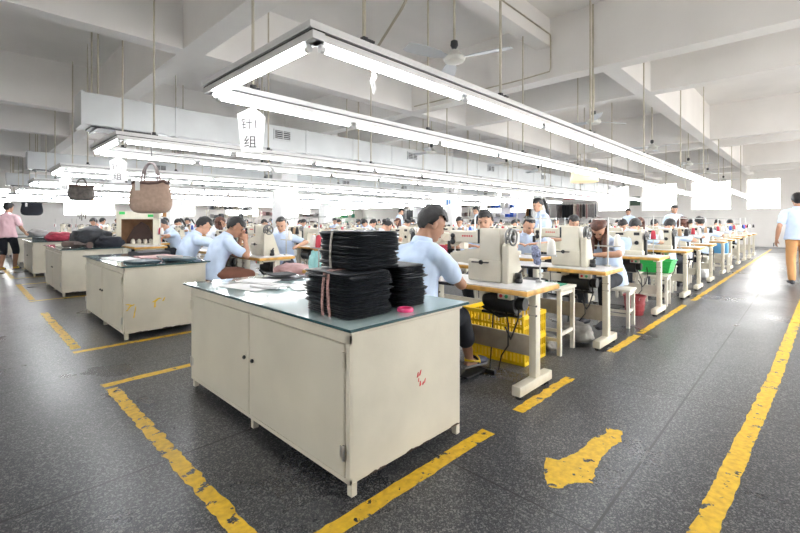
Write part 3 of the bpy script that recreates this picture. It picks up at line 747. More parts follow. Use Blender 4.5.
def make_flatbed(lite=False):
    r = empty('sewing_machine')
    m = MB(); m.box((0, .0, .03), (.18, .50, .06), bev=.008)
    m.build('bed', BEIGE, r)
    m = MB()
    m.loft([[V((sx*w, y, z)) for sx, y in ((-1, y0), (1, y0), (1, y1), (-1, y1))] for z, w, y0, y1 in ((.06, .065, -.24, -.08), (.14, .055, -.235, -.11), (.22, .055, -.235, -.10), (.30, .055, -.235, -.02), (.335, .045, -.225, -.04))])
    m.loft([[V((sx*w, y, zz)) for sx, zz in ((-1, z0), (1, z0), (1, z1-.01), (.7, z1), (-.7, z1), (-1, z1-.01))] for y, w, z0, z1 in ((-.06, .05, .235, .33), (.06, .045, .245, .32), (.16, .042, .24, .315), (.19, .045, .15, .32), (.245, .042, .15, .31))])
    m.build('arm', BEIGE, r)
    m = MB(); m.cone((0, .22, .15), (0, .22, .075), .006, n=8); m.box((0, .22, .068), (.02, .03, .012)); m.build('needle_bar', STEEL, r)
    for prof, c in (([(.012, 0), (.02, .006), (.018, .02)], (-.045, .20, .24)), ([(.02, 0), (.028, .01), (.02, .02)], (-.055, -.17, .17))): m = MB(); m.lathe(prof, c, (-1, 0, 0), 12); m.build('dial', DARKM, r)
    for c, dd in (((-.058, -.17, .29), (.01, .07, .04)), ((-.047, .05, .285), (.006, .1, .03))): m = MB(); m.box(c, dd); m.build('cover_plate', DARKM, r)
    wheel(r, (0, -.27, .27), .062, (0, -1, 0))
    if not lite:
        m = MB(); m.box((.04, -.255, .14), (.06, .035, .28), bev=.006); m.build('belt_guard', DARKM, r)
    return r
def make_flat_far():
    m = MB(); m.mi = 0; m.box((0, 0, .03), (.18, .50, .06)); m.box((0, -.165, .19), (.11, .13, .27)); m.box((0, .05, .285), (.09, .39, .085)); m.box((0, .215, .21), (.085, .06, .13))
    m.mi = 1; m.cone((0, -.235, .27), (0, -.285, .27), .06, n=12); m.box((-.05, .2, .24), (.02, .03, .03)); m.box((-.058, -.17, .18), (.01, .05, .05)); m.cone((0, .22, .15), (0, .22, .065), .006, n=6)
    m.box((0, .06, .335), (.05, .2, .02))
    return m.build('sewing_machine', [BEIGE, DARKM])
def make_stool(h=.445, sx=.30, sy=.36, mt=WPAINT):
    r = empty('stool'); m = MB(); m.box((0, 0, h-.0125), (sx, sy, .025), bev=.004); m.build('seat', mt, r)
    for x in (-1, 1):
        for y in (-1, 1): q = MB(); q.box((x*(sx/2-.03), y*(sy/2-.03), (h-.025)/2), (.035, .035, h-.025)); q.build('leg', mt, r)
    q = MB()
    for x in (-1, 1): q.box((x*(sx/2-.03), 0, .14), (.02, sy-.095, .03))
    for y in (-1, 1): q.box((0, y*(sy/2-.03), .19), (sx-.095, .02, .03)); q.box((0, y*(sy/2-.03), h-.055), (sx-.095, .02, .035))
    q.build('stretcher', mt, r); return r

TH, MH = make_table_heavy(), make_heavy()
TS = [make_table(False, (0, 1)), make_table(False, (2, 3))]
TL = [make_table(True, (0, 1)), make_table(True, (4, 0, 3))]
TF = [make_table_far((0, 1)), make_table_far((2, 0, 3))]
MF, ML, MFF = make_flatbed(), make_flatbed(True), make_flat_far()
ST = make_stool()

# ------------------------------------------------------------------ people
def remesh(mb, voxel, smooth=4, deci=None, name='shape'):
    bmesh.ops.recalc_face_normals(mb.bm, faces=mb.bm.faces[:])
    me = bpy.data.meshes.new('tmp'); mb.bm.to_mesh(me); mb.bm.free()
    o = bpy.data.objects.new('tmp', me); COL.objects.link(o)
    md = o.modifiers.new('r', 'REMESH'); md.mode = 'VOXEL'; md.voxel_size = voxel; md.use_smooth_shade = True
    if smooth: s_ = o.modifiers.new('s', 'SMOOTH'); s_.iterations = smooth; s_.factor = .5
    if deci: d = o.modifiers.new('d', 'DECIMATE'); d.ratio = deci
    dg = bpy.context.evaluated_depsgraph_get(); dg.update()
    nm = bpy.data.meshes.new_from_object(o.evaluated_get(dg)); nm.name = name
    bpy.data.objects.remove(o); bpy.data.meshes.remove(me)
    nm.polygons.foreach_set('use_smooth', [True]*len(nm.polygons))
    return nm
def wrinkle(me, amp, sc, seed):
    for v in me.vertices:
        p = v.co; q = V((p.x*sc, p.y*sc, p.z*sc*.6+seed))
        v.co = p + v.normal*amp*(noise.noise(q)+.5*noise.noise(q*2.3))
def ik(a, b, l1, l2, hint):
    a, b = V(a), V(b); d = b-a; L = min(d.length, (l1+l2)*.999); d.normalize(); b = a+d*L
    x = (l1*l1-l2*l2+L*L)/(2*L); h = math.sqrt(max(0, l1*l1-x*x)); hv = V(hint); hv = (hv-d*hv.dot(d)).normalized()
    return a+d*x+hv*h, b
def seed_of(t): return sum(ord(c)*(i+3) for i, c in enumerate(t))
def make_person(nm, hip=(0, 0, .585), lean=.35, twist=0.0, hp=.5, hy=0.0, hands=((.31, .15, .915), (.31, -.13, .915)), feet=((.40, .13, .118), (.40, -.13, .118)), footdir=((1, .1), (1, -.1)),
                hair='short', shirt=SHIRT, trousers=TRDARK, tlen=.95, shoes=SHOE, vox=.010, face=True, female=False, skin=SKIN, hairm=HAIR, s=1.0, elbow=(-.6, 1.0, .12), slipper=False, deci=None, collar=True, seated=True, hand_detail=True):
    root = empty('person'); hip = V(hip); SW = .155 if female else .178; wf = .9 if female else 1.0
    # spine
    N = 7; pts = [hip.copy()]; TL_ = .50
    for i in range(N):
        a = lean*(.55+.75*i/(N-1)); pts.append(pts[-1]+V((math.sin(a), 0, math.cos(a)))*TL_/N)
    def fr(i):
        t = (pts[min(i+1, N)]-pts[max(i-1, 0)]).normalized(); tw = twist*i/N
        l = V((-math.sin(tw), math.cos(tw), 0)); l = (l-t*l.dot(t)).normalized(); return t, l, l.cross(t).normalized()
    wid = [.165, .16, .15, .152, .165, .178, .165, .085]; dep = [.118, .112, .108, .112, .12, .115, .092, .065]
    if female: wid = [.17, .152, .132, .138, .15, .158, .142, .072]; dep = [.12, .105, .098, .112, .122, .108, .085, .06]
    body = MB(); sh = MB(); tr = MB()
    rings = []; rsh = []
    for i in range(N+1):
        t, l, f = fr(i)
        rings.append(MB.ring(pts[i], l*wid[i]*.9, f*dep[i]*.9, 20))
        k = 1.0 if i else 1.03
        rsh.append(MB.ring(pts[i], l*(wid[i]+(.022 if i < 5 else .012))*k, f*(dep[i]+(.024 if i < 4 else .012))*k, 24))
    body.loft(rings)
    t, l, f = fr(0); rsh.insert(0, MB.ring(pts[0]-t*.09, l*(wid[0]+.036), f*(dep[0]+.038), 24)); sh.loft(rsh)
    t, l, f = fr(N); nb = pts[N]
    # head frame
    F = V((math.cos(hp)*math.cos(hy), math.cos(hp)*math.sin(hy), -math.sin(hp))); Lh = V((-math.sin(hy), math.cos(hy), 0)); U = F.cross(Lh)
    nd = (t*.7+U*.3).normalized(); hc = nb+nd*.026+U*.122+F*.026
    body.cone(nb-t*.03, nb+nd*.10+F*.005, .060*wf, .052*wf, 16, True)
    ax = (F, Lh, U); HS = .97 if female else 1.0
    def H(a, b, c): return hc+(F*a+Lh*b+U*c)*HS
    body.ell(H(-.008, 0, .025), (.097*HS, .078*HS, .092*HS), ax); body.ell(H(.025, 0, -.035), (.068*HS, .062*HS, .082*HS), ax); body.ell(H(.05, 0, -.093), (.036, .036, .027), ax)
    body.loft([MB.ring(H(.088, 0, .012), Lh*.006, U*.006, 8), MB.ring(H(.098, 0, -.012), Lh*.010, U*.008, 8), MB.ring(H(.104, 0, -.028), Lh*.014, U*.010, 8), MB.ring(H(.088, 0, -.038), Lh*.013, U*.006, 8)])
    body.ell(H(.078, 0, .018), (.012, .05, .012), ax, 12, 6)
    for sd in (-1, 1): body.ell(H(-.008, sd*.076, -.012), (.020, .011, .031), ax, 10, 6)
    # arms
    ti, li, fi = fr(6); sho = []
    for sd, hd in ((1, hands[0]), (-1, hands[1])):
        S = pts[6]+li*sd*(SW)-ti*.025; E_, Wt = ik(S, hd, .285*wf**.5, .25*wf**.5, (elbow[0], elbow[1]*sd, elbow[2])); sho.append((S, E_))
        body.cone(S, E_, .047*wf, .039*wf, 14, True); body.cone(E_, E_.lerp(Wt, .35), .039*wf, .041*wf, 14, True); body.cone(E_.lerp(Wt, .35), Wt, .041*wf, .026*wf, 14, True)
        sh.cone(S+V((0, 0, -.002)), S.lerp(E_, .66), .072*wf, .066*wf, 18, True); sh.cone(pts[6]+li*sd*.08, S, .075*wf, .072*wf, 18, True)
        h = (Wt-E_).normalized()
        if hand_detail:
            side = h.cross(V((0, 0, 1))); side = side.normalized() if side.length > .15 else V((0, 1, 0)); n_ = side.cross(h).normalized()
            if not seated: side, n_ = n_, -side*1
            inn = side*(1 if side.dot(li)*sd < 0 else -1)
            body.loft([MB.ring(Wt-h*.01, side*.027, n_*.02, 12), MB.ring(Wt+h*.03, side*.036, n_*.017, 12), MB.ring(Wt+h*.075, side*.041, n_*.014, 12), MB.ring(Wt+h*.09, side*.038, n_*.011, 12)])
            for j, (o_, ln) in enumerate(((.031, .88), (.0105, 1.0), (-.0105, .95), (-.031, .76))):
                p = Wt+h*.08+inn*o_; ang = .15; rads = (.0098, .009, .0082, .007)
                for q, sl in enumerate((.038, .026, .021)):
                    d = h*math.cos(ang)-n_*math.sin(ang); d2 = p+d*sl*ln; body.cone(p, d2, rads[q], rads[q+1], 8, True); p = d2; ang += .42
            p = Wt+h*.022+inn*.026; d = (h*.7+inn*.62-n_*.25).normalized(); q = p+d*.042; body.cone(p, q, .0125, .0105, 8, True); d = (h*.9+inn*.15-n_*.35).normalized(); body.cone(q, q+d*.032, .0105, .008, 8, True)
        else:
            body.cone(Wt, Wt+h*.10, .03, .02, 10, True)
    # legs
    t0, l0, f0 = fr(0); hj = []
    shoes_l = []
    for sd, ft, fd in ((1, feet[0], footdir[0]), (-1, feet[1], footdir[1])):
        J = hip+l0*sd*.088-V((0, 0, .015)); K, A = ik(J, ft, .43, .42, (1, sd*.12, .35 if seated else .05))
        body.cone(J, K, .078*wf, .052*wf, 16, True); body.cone(K, K.lerp(A, .3), .052*wf, .054*wf, 14, True); body.cone(K.lerp(A, .3), A, .054*wf, .033*wf, 14, True)
        tr.cone(J, K, .098*wf, .074*wf, 18, True)
        if tlen > .45:
            e = K.lerp(A, (tlen-.45)/.55); tr.cone(K, e, .074*wf, (.060 if tlen > .8 else .072)*wf, 16, True)
        d = V((fd[0], fd[1], 0)).normalized(); sdv = V((-d.y, d.x, 0)); g = V((A.x, A.y, A.z-.072))
        body.loft([MB.ring(g-d*.045+V((0, 0, .03)), sdv*.024, V((0, 0, .024)), 10), MB.ring(g+V((0, 0, .04)), sdv*.032, V((0, 0, .038)), 10), MB.ring(g+d*.08+V((0, 0, .03)), sdv*.040, V((0, 0, .026)), 10), MB.ring(g+d*.15+V((0, 0, .02)), sdv*.042, V((0, 0, .017)), 10), MB.ring(g+d*.185+V((0, 0, .016)), sdv*.028, V((0, 0, .012)), 10)])
        body.cone(A, g+V((0, 0, .03)), .033, .03, 12, True)
        shoes_l.append((g, d, sdv))
    tr.ell(hip+V((0, 0, .0)), (.126*wf, .170*wf, .125), None, 20, 10)
    bm_ = remesh(body, vox, 2, deci, 'person'); bm_.materials.append(skin); bo = bpy.data.objects.new('body', bm_); COL.objects.link(bo); bo.parent = root
    sm = remesh(sh, vox*1.4, 5, deci, 'shirt'); wrinkle(sm, .016, 8, seed_of(nm) % 97); sm.materials.append(shirt); so = bpy.data.objects.new('shirt', sm); COL.objects.link(so); so.parent = root
    tm = remesh(tr, vox*1.5, 4, deci, 'trousers'); wrinkle(tm, .006, 8, seed_of(nm) % 89); tm.materials.append(trousers); to = bpy.data.objects.new('trousers', tm); COL.objects.link(to); to.parent = root
    if collar:
        c = MB(); rr = []
        for i, (hh, k) in enumerate(((-.022, 1.25), (.012, 1.12), (.03, 1.02), (.03, .92), (-.02, .98))): rr.append(MB.ring(nb+nd*hh-fi*.004, l*.068*k*wf, f*.066*k*wf, 20))
        c.loft(rr, closed=True); c.build('collar', shirt, so)
    for g, d, sdv in shoes_l:
        q = MB()
        if slipper:
            q.mi = 1; q.loft([MB.ring(g+d*a+V((0, 0, .014)), sdv*w, V((0, 0, .014)), 14) for a, w in ((-.075, .018), (-.06, .036), (0, .04), (.1, .05), (.17, .05), (.205, .03), (.212, .012))])
            q.mi = 0; q.loft([MB.ring(g+d*a+V((0, 0, z)), sdv*w, V((0, 0, h)), 14) for a, w, z, h in ((.06, .050, .045, .040), (.10, .054, .04, .038), (.15, .054, .035, .032), (.195, .036, .028, .022), (.208, .016, .024, .012))])
            sho_ = q.build('slipper', [SLIP, SOLE], root)
            st = MB(); st.tube([g+d*.06+sdv*.05+V((0, 0, .05)), g+d*0+sdv*.045+V((0, 0, .062)), g-d*.05+V((0, 0, .068)), g-sdv*.045+V((0, 0, .062)), g+d*.06-sdv*.05+V((0, 0, .05))], .009, 8); st.build('heel_strap', YELP, sho_)
            st = MB(); st.tube([g+d*.07+sdv*.05*math.cos(a)+V((0, 0, .035+.055*math.sin(a))) for a in [PI*k/8 for k in range(9)]], .008, 8); st.build('trim_band', YELP, sho_)
        else:
            q.loft([MB.ring(g+d*a+V((0, 0, z)), sdv*w, V((0, 0, h)), 14) for a, w, z, h in ((-.07, .02, .03, .022), (-.055, .036, .037, .037), (0, .041, .045, .045), (.06, .046, .04, .04), (.12, .05, .032, .032), (.18, .042, .024, .024), (.20, .02, .02, .016))]); q.build('shoe', shoes, root)
    # hair
    t_ = bmesh.new(); bmesh.ops.create_icosphere(t_, subdivisions=4, radius=1); kill = []
    for v in t_.verts:
        p = v.co.normalized(); nn = noise.noise(V((p.y*4, p.z*3, 3.3)))*.14
        lim = .30+nn if hair != 'bun' else .52
        isface = p.x > .12 and p.z < lim
        low = p.z < (-.80 + nn if hair in ('short', 'crop') else -.6 if hair in ('bun', 'pony') else -.85)
        ear = (p.x > -.02 and p.z < -.12) or (p.x > -.42 and p.z < -.36+nn)
        if hair == 'long': ear = p.x > .12 and p.z < .3
        if isface or low or ear: kill.append(v)
        d = 1+.05*noise.noise(p*3.2+V((9, seed_of(nm) % 13, 0)))+(.05 if hair in ('short', 'long') else .015)*noise.noise(p*9)
        q = V((p.x*.117, p.y*(.098 if hair in ('short', 'long') else .091), p.z*.114))*d
        if hair == 'short': q.z += .010*max(0, p.z)
        v.co = hc+(F*(q.x-.012)+Lh*q.y+U*(q.z+.026))*HS
    bmesh.ops.delete(t_, geom=kill, context='VERTS')
    bmesh.ops.recalc_face_normals(t_, faces=t_.faces[:]); bmesh.ops.solidify(t_, geom=t_.faces[:], thickness=.018)
    hm = MB(); hm.merge(t_)
    if hair == 'pony':
        hm.tube([H(-.10, 0, .04), H(-.15, 0, .05), H(-.175, 0, -.0), H(-.165, .01, -.10), H(-.15, .02, -.2), H(-.13, .02, -.29)], .03, 10, [.022, .03, .036, .034, .026, .008])
    if hair == 'bun': hm.ell(H(-.125, 0, .035), (.04, .05, .042), ax, 14, 8)
    if hair == 'long':
        for k, (yy, xx) in enumerate(((-.07, .0), (-.08, -.04), (-.055, -.08), (0, -.1), (.055, -.08), (.08, -.04), (.07, .0))):
            dn = V((0, 0, -1)); p0 = H(xx, yy, .02); fw = F*(.02 if abs(yy) > .06 else -.0); 
            hm.tube([p0, p0+dn*.10+fw, p0+dn*.20+fw*2.2-F*.005, p0+dn*.30+fw*2.5], .03, 8, [.026, .032, .03, .012])
    hm.build('hair', hairm, root, 70)
    if face:
        for sd in (-1, 1):
            e = MB(); e.ell(H(.086, sd*.031, .0), (.007, .014, .0065), ax, 10, 6); e.build('eye', EYE, root)
            e = MB(); e.tube([H(.090, sd*.014, .021), H(.092, sd*.03, .027), H(.078, sd*.05, .02)], .0042, 6); e.build('eyebrow', hairm, root)
        e = MB(); e.ell(H(.088, 0, -.066), (.009, .021, .007), ax, 10, 6); e.build('mouth', LIP, root)
    root.scale = (s, s, s)
    return root

# ------------------------------------------------------------------ the front row
R0X = [2.92, 4.45, 6.47, 8.12, 9.25, 10.55, 12.2, 13.5, 15.1, 16.6, 18.1, 19.6]
NEARY = 1.925
for k, x in enumerate(R0X):
    where = 'nearest the big cabinet, yellow crates behind it' if k == 0 else 'second along the aisle, grey sacks underneath' if k == 1 else '%s along the aisle from the big cabinet' % ORD[k]
    d = dist(x, NEARY)
    if k < 2:
        put(TH, (x, NEARY, 0), 0, 'beige sewing table with wood edged top, '+where, 'sewing table', 'sewing tables along the aisle')
        put(MH, (x+.0, NEARY-.03, .7705), 0, 'heavy beige post bed sewing machine on the %s aisle table' % ORD[k], 'sewing machine', 'sewing machines along the aisle')
    else:
        put(TS[k % 2] if d < 9.5 else TL[k % 2] if d < 14 else TF[k % 2], (x, NEARY, 0), 0, 'wood edged sewing table, '+where, 'sewing table', 'sewing tables along the aisle')
        put(MF if d < 9.5 else ML if d < 14 else MFF, (x, NEARY-.05, .7705), 0, 'beige flat bed sewing machine on the %s aisle table' % ORD[k], 'sewing machine', 'sewing machines along the aisle')

# shared sitting bodies for the rows
WA = make_person('wa', lean=.42, hp=.75, vox=.013, hair='short', shirt=SHIRT)
WB = make_person('wb', lean=.36, hp=.65, hy=.2, vox=.013, hair='pony', shirt=SHIRT, female=True, hands=((.31, .2, .915), (.32, -.1, .915)))
WC = make_person('wc', lean=.46, hp=.8, hy=-.2, vox=.013, hair='bun', shirt=SHIRTW, female=True)
WD = make_person('wd', lean=.28, hp=.45, hy=-.3, vox=.013, hair='long', hairm=HAIRB, shirt=SHIRTW, female=True)
WE = make_person('we', lean=.30, hp=.35, hy=.5, vox=.013, hair='short', shirt=SHIRT)
WO = make_person('wo', lean=.34, hp=.5, hy=.1, vox=.015, hair='short', shirt=OSHIRT, face=False, hand_detail=False)
# standing body
WS = make_person('ws', hip=(0, 0, .90), lean=.16, hp=.35, hy=.1, hands=((.36, .12, 1.02), (.36, -.14, 1.0)), feet=((.02, .1, .09), (-.02, -.1, .09)), hair='pony', female=True, vox=.012, seated=False, elbow=(-.6, .3, -.7))
WT = make_person('wt', hip=(0, 0, .93), lean=.06, hp=.3, hy=.2, hands=((.30, .15, 1.05), (.26, -.2, .98)), feet=((.03, .11, .09), (-.03, -.11, .09)), hair='short', vox=.013, seated=False, elbow=(-.6, .3, -.7))

# individuals in the foreground
p = make_person('p1', hip=(0, 0, .60), lean=.20, twist=-.10, hp=.40, hy=-.55, hands=((.36, .20, .90), (.28, -.03, .895)), elbow=(.05, 1.0, -.75), feet=((.52, .14, .128), (.60, -.06, .128)), footdir=((1, .05), (1, -.12)), hair='short', vox=.0065, trousers=TRDARK, tlen=.74, slipper=True, skin=SKIN2, s=1.0)
p.location = (2.27, 2.05, 0); p.rotation_euler = (0, 0, .0); tag(p, 'man in light blue shirt seen from behind, sitting between the big cabinet and first machine', 'person')
put(ST, (2.27, 2.05, 0), 0, 'white stool under the man at the first sewing machine', 'stool', 'white wooden stools')
m = MB(); m.box((0, 0, .0075), (.31, .42, .015), bev=.005); o = m.build('seat_cushion', GREENM); o.location = (2.27, 2.05, .4455); tag(o, 'green cushion on the stool of the man at the first machine', 'cushion')
p = make_person('p2', feet=((.28, .12, .118), (.28, -.12, .118)), lean=.24, hp=.22, hy=.1, hair='short', vox=.008, s=1.02); p.location = (4.68, 2.95, 0); p.rotation_euler = (0, 0, PI+.25)
tag(p, 'man with black hair facing the camera, just behind the first heavy machine', 'person')
p = make_person('p3', lean=.34, hp=.55, hy=.6, hair='bun', female=True, vox=.008); p.location = (5.84, 3.0, 0); p.rotation_euler = (0, 0, PI+.3)
tag(p, 'woman with dark hair tied up, bent over work between the two heavy machines', 'person')
p = make_person('p5', lean=.40, hp=.75, hy=.15, hair='long', hairm=HAIRB, female=True, vox=.008, hands=((.46, .05, .86), (.48, -.14, .84)), feet=((.34, .1, .118), (.36, -.12, .118))); p.location = (5.38, 1.72, 0); p.rotation_euler = (0, 0, PI-.12)
tag(p, 'woman with long brown hair bent over the second heavy machine', 'person')
put(WS, (7.55, 3.55, 0), PI*.78, 'standing woman with black ponytail and pale blue shirt, seen between the heavy machines', 'person')
p = make_person('p8', hip=(0, 0, .95), lean=.02, hp=.0, hy=.15, hands=((-.02, .30, .86), (.05, -.28, .86)), feet=((-.16, .1, .11), (.22, -.1, .09)), hair='short', vox=.009, trousers=TRTAN, seated=False, elbow=(-.8, .3, 0), face=False, s=1.02, skin=SKIN2)
p.location = (11.1, .17, 0); p.rotation_euler = (0, 0, .12); tag(p, 'man in light blue shirt and tan trousers walking away down the aisle', 'person')
ph = MB(); ph.box((0, 0, 0), (.15, .012, .07), bev=.004); o = ph.build('phone', BLACKP); o.location = (11.15, .52, .765); tag(o, 'dark phone in the hand of the man walking down the aisle', 'phone')
p = make_person('p9', hip=(0, 0, .92), lean=.03, hp=.12, hy=-.3, hands=((.1, .27, .88), (.2, -.27, .95)), feet=((-.06, .1, .09), (.12, -.1, .09)), hair='short', vox=.010, shirt=PSHIRT, tlen=.52, seated=False, elbow=(-.8, .3, -.1), slipper=True, skin=SKIN2, face=False, s=.99)
p.location = (.80, 14.1, 0); p.rotation_euler = (0, 0, PI/2-.5); tag(p, 'person in pink shirt and dark shorts standing by the distant cabinets', 'person')
p = make_person('r2a', elbow=(-.35, .6, -.7), lean=.44, hp=.55, hy=-.5, hair='short', vox=.008, trousers=TRBROWN, hands=((.37, .02, 1.00), (.36, -.18, .98)), skin=SKIN2, s=1.0); p.location = (2.21, 5.44, 0); p.rotation_euler = (0, 0, -.08)
tag(p, 'man in light blue shirt and brown trousers bent over his machine beside the second cabinet', 'person')
put(ST, (2.27, 5.44, 0), -.25, 'white stool under the man with brown trousers', 'stool', 'white wooden stools')
p = make_person('r2b', feet=((.27, .13, .118), (.27, -.13, .118)), lean=.42, hp=.55, hy=-.2, hair='short', vox=.009, s=1.0); p.location = (2.25, 6.55, 0); p.rotation_euler = (0, 0, -.05)
tag(p, 'man in light blue shirt bent forward behind the man with brown trousers', 'person')
p = make_person('r2c', lean=.25, hp=.40, hy=.05, hair='bun', female=True, vox=.008, hands=((.36, .34, .87), (.28, -.36, .90)), elbow=(-.2, 1.0, -.2), s=.98); p.location = (3.74, 6.28, 0); p.rotation_euler = (0, 0, PI+.75)
tag(p, 'woman in light blue shirt facing the camera with both arms spread, before the white column', 'person')
for x, y, lb in ((4.68, 2.95, 'man behind the first heavy machine'), (5.84, 3.0, 'woman with tied hair'), (3.74, 6.28, 'woman facing the camera before the column'), (2.25, 6.55, 'man bent behind the second cabinet')):
    put(ST, (x, y, 0), .2, 'white stool under the '+lb, 'stool', 'white wooden stools')
put(ST, (5.47, 1.67, 0), .05, 'white stool at the aisle under the long haired woman', 'stool', 'white wooden stools')

# ------------------------------------------------------------------ the other stations
def station(x, y, face, who, r, k, near):
    """face +1 looks along +x, -1 along -x"""
    d = dist(x, y); rz = 0 if face > 0 else PI
    rowp = ['front', 'second', 'third', 'fourth', 'fifth', 'sixth'][r]
    g = 'far' if d > 13 else 'mid'
    tb = (TS[k % 2] if d < 8 else TL[k % 2]) if d < 12 else TF[k % 2]
    mc = (MF if d < 8 else ML) if d < 12 else MFF
    side = 'camera side' if near else 'rear side'
    if r == 1 and k == 0 and near: tb, mc = TH, MH
    put(tb, (x, y, 0), rz, 'wood edged sewing table, %s along the %s of the %s row' % (ORD[k], side, rowp), 'sewing table', 'sewing tables of the back rows')
    put(mc, (x, y-.05*face, .7705), rz, 'beige sewing machine, %s along the %s of the %s row' % (ORD[k], side, rowp), 'sewing machine', 'sewing machines of the back rows')
    if who is not None:
        px = x-.57*face
        lab = {0: 'black haired worker', 1: 'ponytailed worker', 2: 'worker with hair in a bun', 3: 'brown haired worker', 4: 'black haired worker looking up', 5: 'worker in an orange shirt'}[who]
        put([WA, WB, WC, WD, WE, WO][who], (px, y+.08*face, 0), rz+RN.uniform(-.2, .2), '%s sitting %s along the %s of the %s row' % (lab, ORD[k], side, rowp), 'person', 'workers at the back rows')
        put(ST, (px, y+.08*face, 0), rz, 'white stool under the worker, %s along the %s of the %s row' % (ORD[k], side, rowp), 'stool', 'white wooden stools')
# workers of the front row, aisle side
def aisle_worker(proto, x, y, rz, k, lab):
    put(proto, (x, y, 0), rz, lab, 'person', 'workers along the aisle')
    put(ST, (x, y, 0), 0, 'white stool under the worker at the %s aisle table' % ORD[k], 'stool', 'white wooden stools')
aisle_worker(WA, 7.50, 2.10, .0, 3, 'black haired worker in pale shirt just behind the long haired woman')
aisle_worker(WA, 8.66, 1.87, -.1, 4, 'black haired worker bent low at the fifth aisle table')
aisle_worker(WD, 9.96, 1.86, .1, 5, 'worker with reddish brown hair at the sixth aisle table')
aisle_worker(WE, 11.61, 1.80, .0, 6, 'worker with big black hair sitting tall at the seventh aisle table')
aisle_worker(WC, 14.5, 1.9, .0, 8, 'worker with a bun at the ninth aisle table')
aisle_worker(WA, 17.5, 1.9, .1, 10, 'black haired worker at the eleventh aisle table')
# front row, rear side (faces back towards the camera)
FY = 3.045
for k, (x, who) in enumerate(((2.60, None), (4.05, None), (5.25, None), (6.9, 4), (8.3, None), (9.7, 0), (11.2, 3), (12.7, 0), (14.2, None), (15.7, 1), (17.2, 0), (18.7, None))):
    station(x, FY, -1, who, 0, k, False)
OCC = {}
for r in range(1, 6):
    for k in range(12):
        x = 2.82+1.46*k
        for near in (True, False):
            y = 3.62*r+(1.94 if near else 3.045)
            if x*RT.x+y*RT.y > .95*dist(x, y): continue
            if any(abs(x-a) < 1.05 and abs(y-b) < .82 for a, b in COLS): continue
            rr = RN.random(); who = None
            if rr < (.66 if r < 4 else .6): who = RN.choice([0, 0, 0, 1, 1, 2, 2, 3, 4, 4])
            if r == 1 and k < 2: who = None
            if r == 2 and k == 0 : who = None if near else 0
            if r == 3 and k == 1 and near: who = 5
            if r == 4 and k in (0,) and not near: who = 5
            if r == 1 and k == 1: x += .16
            if r == 1 and k == 0 and near: x += .07
            if r == 2 and k == 0 and near: continue
            station(x, y, 1 if near or (r == 1 and k == 0) else -1, who, r, k, near)
for i, (x, y, rz, lb) in enumerate(((12.2, 8.1, 2.4, 'standing worker in pale shirt in front of the second column'), (9.2, 15.9, -2.2, 'standing worker far behind the black bundles'), (14.85, 2.95, -2.8, 'standing worker far down the front row'), (11.85, 11.5, -1.2, 'standing worker in the gap behind the third row'), (18.2, 5.1, 2.8, 'standing worker near the far windows'))):
    put(WT, (x, y, 0), rz, lb, 'person', 'standing workers')

# ------------------------------------------------------------------ clutter by the front row
def make_crate(sx, sy, h, mt):
    r = empty('crate'); b = MB(); b.box((0, 0, .008), (sx-.02, sy-.02, .016)); b.build('base', mt, r)
    for ax_, s_ in (('x', -1), ('x', 1), ('y', -1), ('y', 1)):
        w = MB(); L = (sy if ax_ == 'x' else sx)
        def bx(a, z, da, dz, th=.012):
            if ax_ == 'x': w.box((s_*(sx/2-.008), a, z), (th, da, dz))
            else: w.box((a, s_*(sy/2-.008), z), (da, th, dz))
        bx(0, h-.016, L, .032, .026); bx(0, .014, L, .028); bx(0, h*.5, L-.02, .022); n = int(L/.035)
        for k in range(n+1): bx(-L/2+.010+(L-.02)*k/n, h/2, .011 if k % 4 else .022, h-.03)
        w.build('side_wall', mt, r)
    return r
CR = make_crate(.42, .62, .215, YELP)
put(CR, (3.53, 2.06, 0), .03, 'yellow plastic lattice crate, lower of the two behind the first sewing table', 'crate', 'yellow crates')
put(CR, (3.53, 2.06, .216), .0, 'yellow plastic lattice crate, upper of the two behind the first sewing table', 'crate', 'yellow crates')
ST2 = make_stool(.62, .40, .52)
put(ST2, (3.99, 1.90, 0), .05, 'white side table with a green mat between the first two sewing tables', 'side table')
m = MB(); m.box((0, 0, .004), (.32, .44, .008), bev=.002); o = m.build('cutting_mat', GREENM); o.location = (3.97, 1.93, .6212); tag(o, 'green mat on the white side table by the second heavy machine', 'mat')
sheet('fabric_piece', (3.95, 1.97, .6305), .26, .22, .4, 'crumpled dark fabric on the green mat', RAGS[2], .03, 'fabric piece', .05, 31)
heap('sack', (4.36, 1.70, .036), (.2, .30, .17), 'grey cloth sack under the second sewing table, nearest its T leg', GREYB, 3, 'sack')
heap('sack', (4.00, 1.90, 0), (.22, .32, .13), 'grey plastic sack under the white side table', GREYB, 8, 'sack')
def make_bucket():
    r = empty('bucket'); m = MB(); m.lathe([(.10, 0), (.105, .004), (.112, .06), (.118, .062), (.118, .072), (.114, .075), (.12, .135), (.126, .137), (.126, .147), (.122, .15), (.13, .235), (.14, .24), (.14, .255), (.128, .255), (.105, .02), (.01, .015)], (0, 0, 0), n=28); m.build('shell', MAROON, r)
    h = MB(); h.tube([(.135*math.cos(a), .135*math.sin(a)*.2-.1, .245-.06*math.sin(a)) for a in [PI*k/10 for k in range(11)]], .004, 6); h.build('handle', STEEL, r); return r
b = make_bucket(); b.location = (6.22, 1.68, 0); tag(b, 'maroon ribbed plastic bucket on the floor at the third sewing table', 'bucket')
put(ST, (7.22, 1.66, 0), .05, 'white stool carrying the green tub by the fourth table', 'stool', 'white wooden stools')
